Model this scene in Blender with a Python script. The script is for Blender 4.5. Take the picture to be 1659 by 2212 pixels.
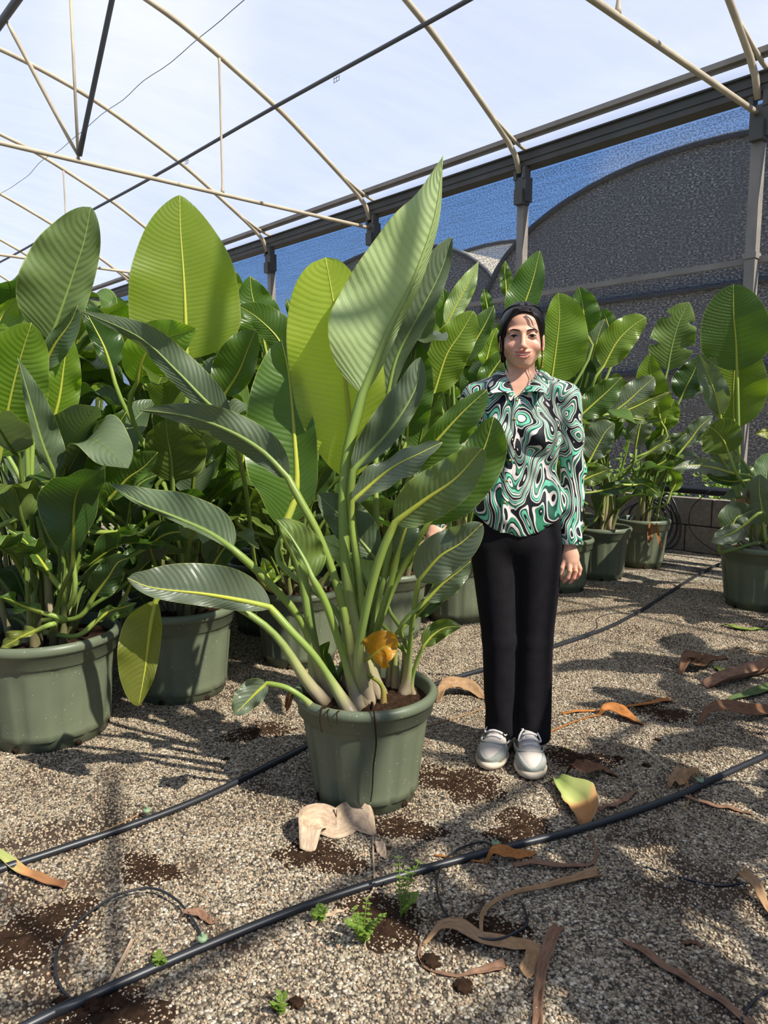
import bpy, bmesh, math, random
import numpy as np
from mathutils import Vector, Matrix
random.seed(7); rng = np.random.default_rng(7)
for o in list(bpy.data.objects): bpy.data.objects.remove(o)
scene = bpy.context.scene
COL = scene.collection

# ---------------------------------------------------------------- camera
F_PX, PITCH, CAM_H = 1579.0, math.radians(6.97), 1.25
cam_d = bpy.data.cameras.new('camera'); cam = bpy.data.objects.new('camera', cam_d); COL.objects.link(cam)
cam.location = (0, 0, CAM_H); cam.rotation_euler = (math.pi/2 - PITCH, 0, 0)
cam_d.sensor_fit = 'VERTICAL'; cam_d.sensor_height = 36.0; cam_d.lens = 36.0*F_PX/2212
cam_d.clip_start = 0.05; cam_d.clip_end = 300
scene.camera = cam

# ---------------------------------------------------------------- sky, sun, exposure
world = bpy.data.worlds.new('sky'); scene.world = world; world.use_nodes = True
wn = world.node_tree; wn.nodes.clear()
w_out = wn.nodes.new('ShaderNodeOutputWorld'); w_bg = wn.nodes.new('ShaderNodeBackground')
w_tc = wn.nodes.new('ShaderNodeTexCoord'); w_sep = wn.nodes.new('ShaderNodeSeparateXYZ')
w_rmp = wn.nodes.new('ShaderNodeValToRGB')
wn.links.new(w_tc.outputs['Generated'], w_sep.inputs[0]); wn.links.new(w_sep.outputs['Z'], w_rmp.inputs[0])
e = w_rmp.color_ramp.elements
e[0].position = 0.0; e[0].color = (0.50, 0.64, 0.86, 1)
e[1].position = 0.75; e[1].color = (0.11, 0.25, 0.66, 1)
k = e.new(0.18); k.color = (0.22, 0.45, 0.95, 1)
# thin white cloud veil over the whole sky
w_nz = wn.nodes.new('ShaderNodeTexNoise'); w_nz.inputs['Scale'].default_value = 2.2; w_nz.inputs['Detail'].default_value = 6
w_cr = wn.nodes.new('ShaderNodeValToRGB'); w_cr.color_ramp.elements[0].position = 0.52; w_cr.color_ramp.elements[1].position = 0.8
w_mx = wn.nodes.new('ShaderNodeMixRGB'); w_mx.inputs[2].default_value = (0.85, 0.88, 0.93, 1)
wn.links.new(w_tc.outputs['Generated'], w_nz.inputs['Vector']); wn.links.new(w_nz.outputs[0], w_cr.inputs[0])
wn.links.new(w_cr.outputs[0], w_mx.inputs[0]); wn.links.new(w_rmp.outputs[0], w_mx.inputs[1])
wn.links.new(w_mx.outputs[0], w_bg.inputs[0]); w_bg.inputs[1].default_value = SKY_STRENGTH = 0.50
wn.links.new(w_bg.outputs[0], w_out.inputs[0])
SUN_TO = Vector((0.80, -0.60, 1.02)).normalized()
sun_d = bpy.data.lights.new('sun', 'SUN'); sun = bpy.data.objects.new('sun', sun_d); COL.objects.link(sun)
sun_d.energy = 7.6; sun_d.angle = math.radians(0.53); sun_d.color = (1.0, 0.94, 0.83)
sun.rotation_euler = (-SUN_TO).to_track_quat('-Z', 'Y').to_euler(); sun.location = (6, -5, 12)
vs = scene.view_settings; vs.view_transform = 'Standard'; vs.look = 'None'; vs.gamma = 1.0; vs.use_curve_mapping = False
vs.exposure = 0.48
scene.cycles.max_bounces = 8; scene.cycles.transparent_max_bounces = 16

# ---------------------------------------------------------------- pixel helpers (directions only)
CO = np.array([0, 0, CAM_H])
def ray(x, y):
    u = (x-829.5)/F_PX; v = (1106-y)/F_PX; c, s = math.cos(PITCH), math.sin(PITCH)
    return np.array([u, c+v*s, -s+v*c])
def ground(x, y, z=0.0): r = ray(x, y); return Vector(CO+r*((z-CAM_H)/r[2]))
def at(x, y, Y): r = ray(x, y); return Vector(CO+r*(Y/r[1]))
def pxm(Y, z=1.0): return F_PX/(Y*math.cos(PITCH)+(CAM_H-z)*math.sin(PITCH))     # pixels per metre there
TH = math.radians(42.2611)
D1 = Vector((-math.sin(TH), math.cos(TH), 0)); D2 = Vector((math.cos(TH), math.sin(TH), 0))
WALL_D = 6.89
def W(s, u, z): return D1*s + D2*(WALL_D-u) + Vector((0, 0, z))     # along the wall, into the house, up

# ---------------------------------------------------------------- object helpers
def tag(o, label=None, cat=None, group=None, kind=None):
    if label: o['label'] = label
    if cat: o['category'] = cat
    if group: o['group'] = group
    if kind: o['kind'] = kind
    return o
def empty(name, loc=(0, 0, 0), rz=0.0):
    o = bpy.data.objects.new(name, None); COL.objects.link(o); o.location = loc; o.rotation_euler = (0, 0, rz); o.empty_display_size = 0.1
    return o
def link(name, me, mat=None, parent=None, smooth=True):
    if mat is not None and len(me.materials) == 0: me.materials.append(mat)
    if smooth and len(me.polygons): me.polygons.foreach_set('use_smooth', [True]*len(me.polygons))
    o = bpy.data.objects.new(name, me); COL.objects.link(o)
    if parent is not None: o.parent = parent
    return o
def mesh_np(name, verts, faces, uv=None):
    me = bpy.data.meshes.new(name); me.from_pydata([tuple(v) for v in verts], [], [tuple(f) for f in faces])
    if uv is not None:
        ul = me.uv_layers.new(name='UVMap'); idx = np.empty(len(me.loops), dtype=np.int32); me.loops.foreach_get('vertex_index', idx)
        ul.data.foreach_set('uv', np.asarray(uv, dtype=np.float32)[idx].ravel())
    me.update(); return me
class MB:
    """collects simple shapes into one mesh"""
    def __init__(self): self.v = []; self.f = []
    def box(self, c, ax, ay, az):
        c = Vector(c); n = len(self.v)
        for i in (-1, 1):
            for j in (-1, 1):
                for k in (-1, 1): self.v.append(c+ax*i+ay*j+az*k)
        for q in ((0,1,3,2),(4,6,7,5),(0,4,5,1),(2,3,7,6),(0,2,6,4),(1,5,7,3)): self.f.append(tuple(n+i for i in q))
        return self
    def tube(self, pts, r, n=10, cap=True, flat=1.0, up=None):
        pts = [Vector(p) for p in pts]; m = len(pts); base = len(self.v); prev = None
        rs = r if hasattr(r, '__len__') else [r]*m
        for i, p in enumerate(pts):
            t = (pts[min(i+1, m-1)]-pts[max(i-1, 0)])
            t = t.normalized() if t.length > 1e-9 else Vector((0, 0, 1))
            if prev is None:
                a = up if up is not None else (Vector((0, 0, 1)) if abs(t.z) < 0.9 else Vector((1, 0, 0)))
            else: a = prev
            a = a - t*a.dot(t); a = a.normalized() if a.length > 1e-6 else t.orthogonal().normalized()
            b = t.cross(a); prev = a
            for k in range(n):
                an = 2*math.pi*k/n; self.v.append(p+a*(math.cos(an)*rs[i]*flat)+b*(math.sin(an)*rs[i]))
        for i in range(m-1):
            for k in range(n):
                self.f.append((base+i*n+k, base+i*n+(k+1) % n, base+(i+1)*n+(k+1) % n, base+(i+1)*n+k))
        if cap:
            self.f.append(tuple(base+k for k in range(n))[::-1]); self.f.append(tuple(base+(m-1)*n+k for k in range(n)))
        return self
    def lathe(self, prof, n=32, c=(0, 0, 0), fn=None, close=False):
        base = len(self.v); m = len(prof); c = Vector(c)
        for i, (r, z) in enumerate(prof):
            for k in range(n):
                a = 2*math.pi*k/n; rr = r if fn is None else fn(r, z, a, i)
                self.v.append(c+Vector((math.cos(a)*rr, math.sin(a)*rr, z)))
        for i in range(m-1):
            for k in range(n):
                self.f.append((base+i*n+k, base+i*n+(k+1) % n, base+(i+1)*n+(k+1) % n, base+(i+1)*n+k))
        if close: self.f.append(tuple(base+k for k in range(n))[::-1]); self.f.append(tuple(base+(m-1)*n+k for k in range(n)))
        return self
    def build(self, name, mat, parent=None, smooth=True):
        return link(name, mesh_np(name, self.v, self.f), mat, parent, smooth)
def spline(pts, n):
    """Catmull-Rom through the points, n samples evenly by length"""
    P = np.array([tuple(p) for p in pts], dtype=float)
    if len(P) == 2: out = P[0]+(P[1]-P[0])*np.linspace(0, 1, 60)[:, None]
    else:
        Q = np.vstack([2*P[0]-P[1], P, 2*P[-1]-P[-2]]); out = []
        for i in range(1, len(Q)-2):
            t = np.linspace(0, 1, 24, endpoint=(i == len(Q)-3))[:, None]; a, b, c, d = Q[i-1], Q[i], Q[i+1], Q[i+2]
            out.append(0.5*((2*b)+(-a+c)*t+(2*a-5*b+4*c-d)*t**2+(-a+3*b-3*c+d)*t**3))
        out = np.vstack(out)
    L = np.concatenate([[0], np.cumsum(np.linalg.norm(np.diff(out, axis=0), axis=1))]); s = np.linspace(0, L[-1], n)
    return np.stack([np.interp(s, L, out[:, k]) for k in range(out.shape[1])], 1), L[-1]

# ---------------------------------------------------------------- material helpers
class NT:
    def __init__(self, name):
        self.m = bpy.data.materials.new(name); self.m.use_nodes = True; self.t = self.m.node_tree; self.t.nodes.clear()
        self.out = self.n('ShaderNodeOutputMaterial')
    def n(self, ty, **kw):
        nd = self.t.nodes.new(ty)
        for k, v in kw.items():
            if k in nd.inputs: nd.inputs[k].default_value = v
            else: setattr(nd, k, v)
        return nd
    def l(self, a, b): self.t.links.new(a, b)
    def val(self, x, sock):
        if hasattr(x, 'is_linked') or hasattr(x, 'links'): self.l(x, sock)
        else: sock.default_value = x
    def math(self, op, a, b=0.0, c=None, clamp=False):
        nd = self.n('ShaderNodeMath'); nd.operation = op; nd.use_clamp = clamp
        self.val(a, nd.inputs[0]); self.val(b, nd.inputs[1])
        if c is not None: self.val(c, nd.inputs[2])
        return nd.outputs[0]
    def mix(self, f, a, b, mode='MIX'):
        nd = self.n('ShaderNodeMixRGB'); nd.blend_type = mode
        self.val(f, nd.inputs[0]); self.val(a, nd.inputs[1]); self.val(b, nd.inputs[2]); return nd.outputs[0]
    def noise(self, scale, vec=None, detail=3.0, rough=0.5, dist=0.0):
        nd = self.n('ShaderNodeTexNoise'); nd.inputs['Scale'].default_value = scale; nd.inputs['Detail'].default_value = detail
        nd.inputs['Roughness'].default_value = rough; nd.inputs['Distortion'].default_value = dist
        if vec is not None: self.l(vec, nd.inputs['Vector'])
        return nd
    def ramp(self, f, stops, interp='LINEAR'):
        nd = self.n('ShaderNodeValToRGB'); cr = nd.color_ramp; cr.interpolation = interp
        while len(cr.elements) < len(stops): cr.elements.new(0.5)
        for el, (p, c) in zip(cr.elements, stops): el.position = p; el.color = (*c, 1) if len(c) == 3 else c
        self.l(f, nd.inputs[0]); return nd.outputs[0]
    def bump(self, h, strength=0.3, dist=0.002):
        nd = self.n('ShaderNodeBump'); nd.inputs['Strength'].default_value = strength; nd.inputs['Distance'].default_value = dist
        self.l(h, nd.inputs['Height']); return nd.outputs[0]
    def bsdf(self, color, rough=0.5, normal=None, spec=0.5, metal=0.0):
        nd = self.n('ShaderNodeBsdfPrincipled'); self.val(color if not isinstance(color, tuple) else (*color[:3], 1), nd.inputs['Base Color'])
        self.val(rough, nd.inputs['Roughness']); nd.inputs['Specular IOR Level'].default_value = spec; nd.inputs['Metallic'].default_value = metal
        if normal is not None: self.l(normal, nd.inputs['Normal'])
        return nd.outputs[0]
    def shmix(self, f, a, b):
        nd = self.n('ShaderNodeMixShader'); self.val(f, nd.inputs[0]); self.l(a, nd.inputs[1]); self.l(b, nd.inputs[2]); return nd.outputs[0]
    def done(self, sh): self.l(sh, self.out.inputs[0]); return self.m
def RGB(r, g, b):
    f = lambda c: (c/255/12.92) if c/255 <= 0.04045 else ((c/255+0.055)/1.055)**2.4
    return (f(r), f(g), f(b), 1)
def simple(name, col, rough=0.6, var=0.25, scale=8.0, bump=0.0, spec=0.5, metal=0.0, bscale=40.0):
    t = NT(name); tc = t.n('ShaderNodeTexCoord').outputs['Object']; nz = t.noise(scale, tc, 4)
    lo = tuple(c*(1-var) for c in col[:3]); hi = tuple(min(1, c*(1+var)) for c in col[:3])
    c = t.ramp(nz.outputs[0], [(0.3, lo), (0.7, hi)])
    nrm = t.bump(t.noise(bscale, tc, 4).outputs[0], bump, 0.01) if bump else None
    return t.done(t.bsdf(c, rough, nrm, spec, metal))

M = {}
M['hoop'] = simple('beige_steel', RGB(176, 164, 142), 0.5, 0.15, 5, spec=0.3)
M['gutter'] = simple('dark_gutter_steel', RGB(74, 74, 70), 0.55, 0.2, 3, spec=0.4)
M['post'] = simple('weathered_grey_steel', RGB(128, 122, 114), 0.55, 0.15, 4, spec=0.4)
M['darkpipe'] = simple('dark_pipe_steel', RGB(70, 72, 74), 0.5, 0.15, 5)
M['black'] = simple('black_plastic', RGB(34, 36, 40), 0.42, 0.2, 20)
M['wire'] = simple('grey_wire', RGB(70, 70, 72), 0.6, 0.1)

# ---- translucent roof film
t = NT('roof_film')
tc = t.n('ShaderNodeTexCoord').outputs['Object']; mp = t.n('ShaderNodeMapping'); t.l(tc, mp.inputs[0]); mp.inputs['Scale'].default_value = (0.25, 2.2, 1)
nz = t.noise(1.6, mp.outputs[0], 6, 0.6)
fac = t.ramp(nz.outputs[0], [(0.3, (0.315,)*3), (0.75, (0.355,)*3)])
tr = t.n('ShaderNodeBsdfTransparent'); tr.inputs[0].default_value = (0.97, 0.98, 1, 1)
tl = t.n('ShaderNodeBsdfTranslucent'); tl.inputs[0].default_value = (0.80, 0.81, 0.84, 1)
M['film'] = t.done(t.shmix(fac, tr.outputs[0], tl.outputs[0]))

# ---- black knitted shade net
def net_mat(name, openness, col):
    t = NT(name); tc = t.n('ShaderNodeTexCoord').outputs['UV']
    mp = t.n('ShaderNodeMapping'); t.l(tc, mp.inputs[0]); mp.inputs['Scale'].default_value = (1.0, 1.9, 1)
    a = t.noise(44, mp.outputs[0], 2, 0.6); mp2 = t.n('ShaderNodeMapping'); t.l(tc, mp2.inputs[0]); mp2.inputs['Scale'].default_value = (0.5, 14, 1)
    b = t.noise(3.0, mp2.outputs[0], 4, 0.7)
    h = t.math('ADD', a.outputs[0], t.math('MULTIPLY', t.math('SUBTRACT', b.outputs[0], 0.5), 0.35))
    f = t.ramp(h, [(0.42, (min(1, 1-openness+0.42),)*3), (0.55, (max(0, 1-openness-0.20),)*3)])
    tr = t.n('ShaderNodeBsdfTransparent'); df = t.bsdf(col, 0.75)
    return t.done(t.shmix(f, tr.outputs[0], df))
M['net'] = net_mat('black_shade_net', 0.80, (0.10, 0.10, 0.10))
t = NT('grey_tunnel_net'); uv = t.n('ShaderNodeTexCoord').outputs['UV']; mp = t.n('ShaderNodeMapping'); t.l(uv, mp.inputs[0]); mp.inputs['Scale'].default_value = (1, 2, 1)
a_ = t.noise(22, mp.outputs[0], 3, 0.7); b_ = t.noise(1.1, uv, 4, 0.6)
c = t.mix(t.ramp(b_.outputs[0], [(0.3, (0,)*3), (0.7, (0.6,)*3)]), t.ramp(a_.outputs[0], [(0.42, (0.09, 0.085, 0.076)), (0.54, (0.32, 0.30, 0.26)), (0.63, (0.85, 0.80, 0.70))]), (0.20, 0.19, 0.165, 1))
M['farnet'] = t.done(t.bsdf(c, 0.9, None, 0.1))

# ---------------------------------------------------------------- greenhouse shell
HP = [(0.10, 3.98), (0.13, 4.08), (0.25, 4.21), (0.48, 4.37), (1.15, 4.77), (1.63, 5.03), (2.6, 5.45), (3.2, 5.64), (3.95, 5.80), (4.8, 5.88)]
HP = HP + [(9.6-u, z) for u, z in HP[-2::-1]]
hp_s, _ = spline([(u, z, 0) for u, z in HP], 60)
def zig(t0, t1, n): return [t0+(t1-t0)*i/n for i in range(n+1)]
S0, S1 = -7.25, 27.75
film_v, film_f = [], []
us = [(p[0], p[1]+0.045) for p in hp_s if p[1] > 4.2]; us = [(-0.06, 4.17), (0.0, 4.27), (0.06, 4.33)] + us[1:-1] + [(9.55, 4.34), (9.6, 4.30)]
ss = zig(S0, S1, 28)
for s in ss:
    for u, z in us: film_v.append(W(s, u, z))
nu = len(us)
for i in range(len(ss)-1):
    for j in range(nu-1): film_f.append((i*nu+j, i*nu+j+1, (i+1)*nu+j+1, (i+1)*nu+j))
tag(link('ceiling', mesh_np('ceiling', film_v, film_f), M['film']), 'white translucent film stretched over the greenhouse hoops', 'ceiling', kind='structure')
def wall_quad(name, s0, s1, z0, z1, u, mat, label, nx=24):
    v = []; f = []; uv = []
    for i in range(nx+1):
        s = s0+(s1-s0)*i/nx
        for z in (z0, z1): v.append(W(s, u, z)); uv.append((s, z))
    for i in range(nx): f.append((2*i, 2*i+2, 2*i+3, 2*i+1))
    return tag(link(name, mesh_np(name, v, f, uv), mat), label, 'wall', kind='structure')
wall_quad('wall_right', S0, S1, 0.56, 4.03, -0.10, M['net'], 'black knitted shade net stretched behind the wall posts')
# posts, brackets, hoops
for i in range(-3, 9):
    s = 2.745+2.505*i
    p = empty('wall_post', W(s, 0.03, 0.0)); tag(p, {0: 'square grey post with a joint collar behind the plant standing apart', 1: 'square grey post rising above the leaf over the woman\'s head', 2: 'square grey post half hidden by the tall pale leaf', 3: 'square grey post left of the bright yellow-green leaf'}.get(i, 'square grey post of the net wall mostly hidden behind foliage'), 'post', 'posts along the net wall')
    L = lambda q: q-p.location
    b = MB().box(L(W(s, 0.03, 1.95)), D1*0.045, D2*0.045, Vector((0, 0, 1.95))); b.build('column', M['post'], p, False)
    b = MB(); b.box(L(W(s-0.02, 0.05, 3.80)), D1*0.075, D2*0.06, Vector((0, 0, 0.13))).box(L(W(s-0.02, 0.08, 3.72)), D1*0.055, D2*0.07, Vector((0, 0, 0.08)))
    b.box(L(W(s+0.05, 0.07, 3.96)), D1*0.02, D2*0.05, Vector((0, 0, 0.05))).box(L(W(s-0.07, 0.07, 3.97)), D1*0.02, D2*0.05, Vector((0, 0, 0.06)))
    b.build('bracket', M['gutter'], p, False)
    if i in (0, 2): MB().box(L(W(s, 0.03, 2.70)), D1*0.055, D2*0.055, Vector((0, 0, 0.025))).build('joint_collar', M['post'], p, False)
    hp = [W(s, u, z) for u, z, _ in hp_s]
    ho = empty('roof_hoop', W(s, 0.1, 3.98)); L2 = lambda q: q-ho.location
    tag(ho, {0: 'arched beige roof hoop on the post with a joint collar', 1: 'arched beige roof hoop on the post above the woman\'s head', 2: 'arched beige roof hoop on the post by the tall pale leaf', 3: 'arched beige roof hoop on the post left of the yellow-green leaf', 4: 'arched beige roof hoop just behind the huge upright leaf'}.get(i, 'arched beige roof hoop deeper in or outside the pictured bays'), 'hoop', 'roof hoops')
    MB().tube([L2(q) for q in hp], 0.030, 10).build('tube', M['hoop'], ho)
    st, _ = spline([(0.05, 4.22, -0.05), (0.20, 4.25, -0.045), (0.62, 4.455, -0.004)], 10)
    MB().tube([L2(W(s+a[2], a[0], a[1])) for a in st], 0.020, 6).build('foot_strap', M['hoop'], ho)
    if i % 2 == 0:
        tr = empty('roof_truss', W(s, 0.1, 3.87)); L3 = lambda q: q-tr.location
        tag(tr, {0: 'beige tie tube with struts meeting the collared post', 2: 'beige tie tube with a fan of braces, ending by the tall pale leaf', 4: 'beige tie tube with struts seen behind the huge upright leaf'}.get(i, 'beige tie tube with struts deeper in or outside the pictured bays'), 'truss', 'tie trusses under the hoops')
        MB().tube([L3(W(s, u, 3.87-0.02*math.sin(math.pi*u/9.6))) for u in zig(0.1, 9.5, 14)], 0.024, 8).build('tie_tube', M['hoop'], tr)
        for u in (2.35, 9.6-2.35): MB().tube([L3(W(s, u, z)) for z in (3.87, 3.90, 3.96, 4.5, 5.25, 5.34)], [0.022, 0.022, 0.013, 0.013, 0.013, 0.02], 8).build('strut', M['hoop'], tr)
        for u, sg in ((3.98, 1), (5.62, -1)):
            MB().tube([L3(W(s, u, z)) for z in (3.87, 5.82)], 0.016, 8).build('strut', M['hoop'], tr)
            MB().tube([L3(W(s, u+sg*q*0.61, 3.9+q*1.07)) for q in (0, 0.12, 0.9, 1.0)], [0.012, 0.021, 0.021, 0.012], 8).build('brace', M['hoop'], tr)
            MB().tube([L3(W(s-0.03-q*1.5, u-sg*q*0.05, 3.9+q*1.9)) for q in (0, 0.1, 0.95, 1.0)], [0.03, 0.026, 0.026, 0.02], 8).build('brace', M['darkpipe'], tr)
# gutter, top rail
g = MB()
for z0, z1, u0, u1 in ((4.04, 4.05, -0.09, 0.09), (4.05, 4.20, 0.075, 0.085), (4.05, 4.20, -0.09, -0.08), (4.185, 4.20, 0.085, 0.12), (4.10, 4.115, 0.085, 0.10)):
    g.box(W((S0+S1)/2, (u0+u1)/2, (z0+z1)/2), D1*((S1-S0)/2), D2*((u1-u0)/2), Vector((0, 0, (z1-z0)/2)))
tag(g.build('gutter', M['gutter'], None, False), 'dark steel gutter running along the tops of the wall posts', 'gutter')
tag(MB().box(W((S0+S1)/2, 0.20, 4.315), D1*((S1-S0)/2), D2*0.03, Vector((0, 0, 0.024))).box(W((S0+S1)/2, 0.175, 4.30), D1*((S1-S0)/2), D2*0.005, Vector((0, 0, 0.036))).build('film_clamp_rail', M['post'], None, False),
    'slim grey rail clamping the film edge above the gutter', 'rail')
g = MB().box(W((S0+S1)/2, 9.6, 4.12), D1*((S1-S0)/2), D2*0.1, Vector((0, 0, 0.08)))
tag(g.build('gutter', M['gutter'], None, False), 'dark steel gutter along the far side of the arched roof', 'gutter')
for z, lab in ((2.67, 'upper grey steel rail crossing the net wall'), (1.37, 'lower grey steel rail crossing the net wall')):
    tag(MB().box(W((S0+S1)/2, -0.01, z), D1*((S1-S0)/2), D2*0.018, Vector((0, 0, 0.026))).build('wall_rail', M['post'], None, False), lab, 'rail')
tag(MB().tube([W(s, 1.63, 4.985+0.01*math.sin(s)) for s in zig(S0, S1, 40)], 0.022, 8).build('purlin_pipe', M['darkpipe']), 'dark steel purlin pipe crossing under the hoops', 'pipe')
tag(MB().tube([W(s, 4.6, 4.97) for s in zig(S0, S1, 20)], 0.036, 10).build('ridge_pipe', M['darkpipe']), 'thick dark pipe running under the roof ridge', 'pipe')
tag(MB().tube([W(s, 2.62+0.02*math.sin(s*3), 5.43+0.015*math.cos(2*math.pi*s/2.5)+0.012*math.sin(s*5)) for s in zig(S0, S1, 150)], 0.004, 5).build('roof_wire', M['wire']), 'thin slack wire tied along the roof hoops', 'wire')
for s, u in ((6.55, 1.63), (9.95, 1.63), (14.3, 1.63)):
    b = MB(); c = W(s, u, 4.92)
    for dz in (-0.02, 0.02): b.box(c+Vector((0, 0, dz)), D1*0.045, D2*0.002, Vector((0, 0, 0.002)))
    for dx in (-0.045, 0.0, 0.045): b.box(c+D1*dx+Vector((0, 0, 0.005)), D1*0.002, D2*0.002, Vector((0, 0, 0.028)))
    tag(b.build('wire_clip', M['wire'], None, False), 'small square wire clip hanging from the purlin pipe', 'clip', 'clips on the purlin pipe')
# kerb of concrete blocks under the net
t = NT('concrete_block'); tc = t.n('ShaderNodeTexCoord').outputs['Object']
c = t.ramp(t.noise(30, tc, 5, 0.7).outputs[0], [(0.25, RGB(96, 88, 78)[:3]), (0.75, RGB(142, 132, 118)[:3])])
M['block'] = t.done(t.bsdf(c, 0.9, t.bump(t.noise(160, tc, 3).outputs[0], 0.5, 0.004)))
M['mortar'] = simple('grey_mortar', RGB(84, 76, 66), 0.95, 0.2, 20)
kb = empty('block_kerb', W(6, -0.08, 0)); tag(kb, 'low wall of grey concrete blocks under the shade net', 'wall')
L = lambda q: q-kb.location
MB().box(L(W(6, -0.12, 0.26)), D1*7.5, D2*0.07, Vector((0, 0, 0.255))).build('mortar_core', M['mortar'], kb, False)
bb = bmesh.new(); bmesh.ops.create_cube(bb, size=1.0); bmesh.ops.scale(bb, vec=(0.485, 0.17, 0.252), verts=bb.verts); bmesh.ops.bevel(bb, geom=bb.edges[:], offset=0.006, segments=1, affect='EDGES')
blk = bpy.data.meshes.new('block'); bb.to_mesh(blk); bb.free(); blk.materials.append(M['block'])
for row in range(2):
    for i in range(26):
        s = -0.5+0.5*i+0.25*row
        o = bpy.data.objects.new('block', blk); COL.objects.link(o); o.parent = kb
        o.location = L(W(s, -0.112+random.uniform(-.004, .004), 0.13+0.264*row)); o.rotation_euler = (0, 0, math.atan2(D1.y, D1.x))
tag(MB().tube([W(s, -0.05, 0.605+0.008*math.sin(s*2)) for s in zig(-2, 12, 40)], 0.042, 10).build('net_roll', M['black']), 'rolled black net edge lying along the block wall', 'net')

# ---------------------------------------------------------------- neighbouring tunnels seen through the net
def tunnel(cs, half, z0, zt, d0, d1, label, front_mat, roof_mat):
    e = empty('net_tunnel', W(cs, -(d0-WALL_D), 0)); tag(e, label, 'greenhouse'); L = lambda q: q-e.location
    n = 28; arc = []
    for i in range(n+1):
        a = math.pi*i/n; arc.append((cs+half*math.cos(a), z0+(zt-z0)*math.sin(a)**0.8))
    v = []; f = []; uv = []
    for (s, z) in arc: v += [L(W(s, -(d0-WALL_D), 0)), L(W(s, -(d0-WALL_D), z))]; uv += [(s, 0), (s, z)]
    for i in range(n): f.append((2*i, 2*i+1, 2*i+3, 2*i+2))
    link('gable_net', mesh_np('gable_net', v, f, uv), front_mat, e)
    v = []; f = []; uv = []
    for (s, z) in arc: v += [L(W(s, -(d0-WALL_D), z+0.02)), L(W(s, -(d1-WALL_D), z+0.02))]; uv += [(s, 0), (s, 8)]
    for i in range(n): f.append((2*i, 2*i+1, 2*i+3, 2*i+2))
    link('roof_cover', mesh_np('roof_cover', v, f, uv), roof_mat, e)
    MB().tube([L(W(s, -(d0-WALL_D)+0.05, z)) for s, z in arc], 0.05, 8).build('gable_hoop', M['darkpipe'], e)
    for zz in (3.4, 2.1):
        MB().tube([L(W(s, -(d0-WALL_D)+0.06, zz)) for s in (cs-half*0.93, cs, cs+half*0.93)], 0.05, 8).build('gable_bar', M['darkpipe'], e)
    return e
t = NT('white_tunnel_film'); d = t.bsdf(RGB(226, 228, 230), 0.6)
M['whitefilm'] = t.done(d)
tunnel(5.75, 4.45, 2.9, 5.66, 12.0, 20.0, 'tall arched tunnel with a dark netted gable beyond the upper rail', M['farnet'], M['farnet'])
tunnel(13.75, 4.0, 2.9, 5.45, 12.4, 20.0, 'arched tunnel with a dark netted gable, farther along beyond the net wall', M['farnet'], M['farnet'])
tw = tunnel(13.0, 4.8, 2.2, 5.9, 15.5, 24.0, 'pale film tunnel glimpsed between the dark netted gables', M['whitefilm'], M['whitefilm'])
# ---------------------------------------------------------------- gravel floor
t = NT('gravel_ground'); tc = t.n('ShaderNodeTexCoord').outputs['Object']
vo = t.n('ShaderNodeTexVoronoi'); vo.inputs['Scale'].default_value = 95; t.l(tc, vo.inputs['Vector'])
pc = t.n('ShaderNodeSeparateColor'); t.l(vo.outputs['Color'], pc.inputs[0])
peb = t.ramp(pc.outputs[0], [(0.0, RGB(104, 94, 80)[:3]), (0.35, RGB(158, 146, 124)[:3]), (0.7, RGB(186, 172, 146)[:3]), (1.0, RGB(214, 204, 186)[:3])])
peb = t.mix(t.ramp(vo.outputs['Distance'], [(0.45, (0,)*3), (0.75, (1,)*3)]), peb, (0.05, 0.042, 0.033, 1))
so = t.noise(1.7, tc, 7, 0.68); so2 = t.noise(7, tc, 5, 0.7)
sf = t.ramp(t.math('ADD', t.math('MULTIPLY', so.outputs[0], 0.7), t.math('MULTIPLY', so2.outputs[0], 0.3)), [(0.485, (0,)*3), (0.575, (0.95,)*3)])
col = t.mix(sf, peb, t.ramp(so2.outputs[0], [(0.3, RGB(38, 31, 25)[:3]), (0.7, RGB(74, 58, 45)[:3])]))
M['gravel'] = t.done(t.bsdf(col, 0.9, t.bump(t.math('SUBTRACT', 1.0, vo.outputs['Distance']), 0.9, 0.006), 0.2))
me = mesh_np('floor', [(-14, -6, 0), (16, -6, 0), (16, 30, 0), (-14, 30, 0)], [(0, 1, 2, 3)])
tag(link('floor', me, M['gravel']), 'fine beige gravel floor with dark soil stains', 'floor', kind='structure')
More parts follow.
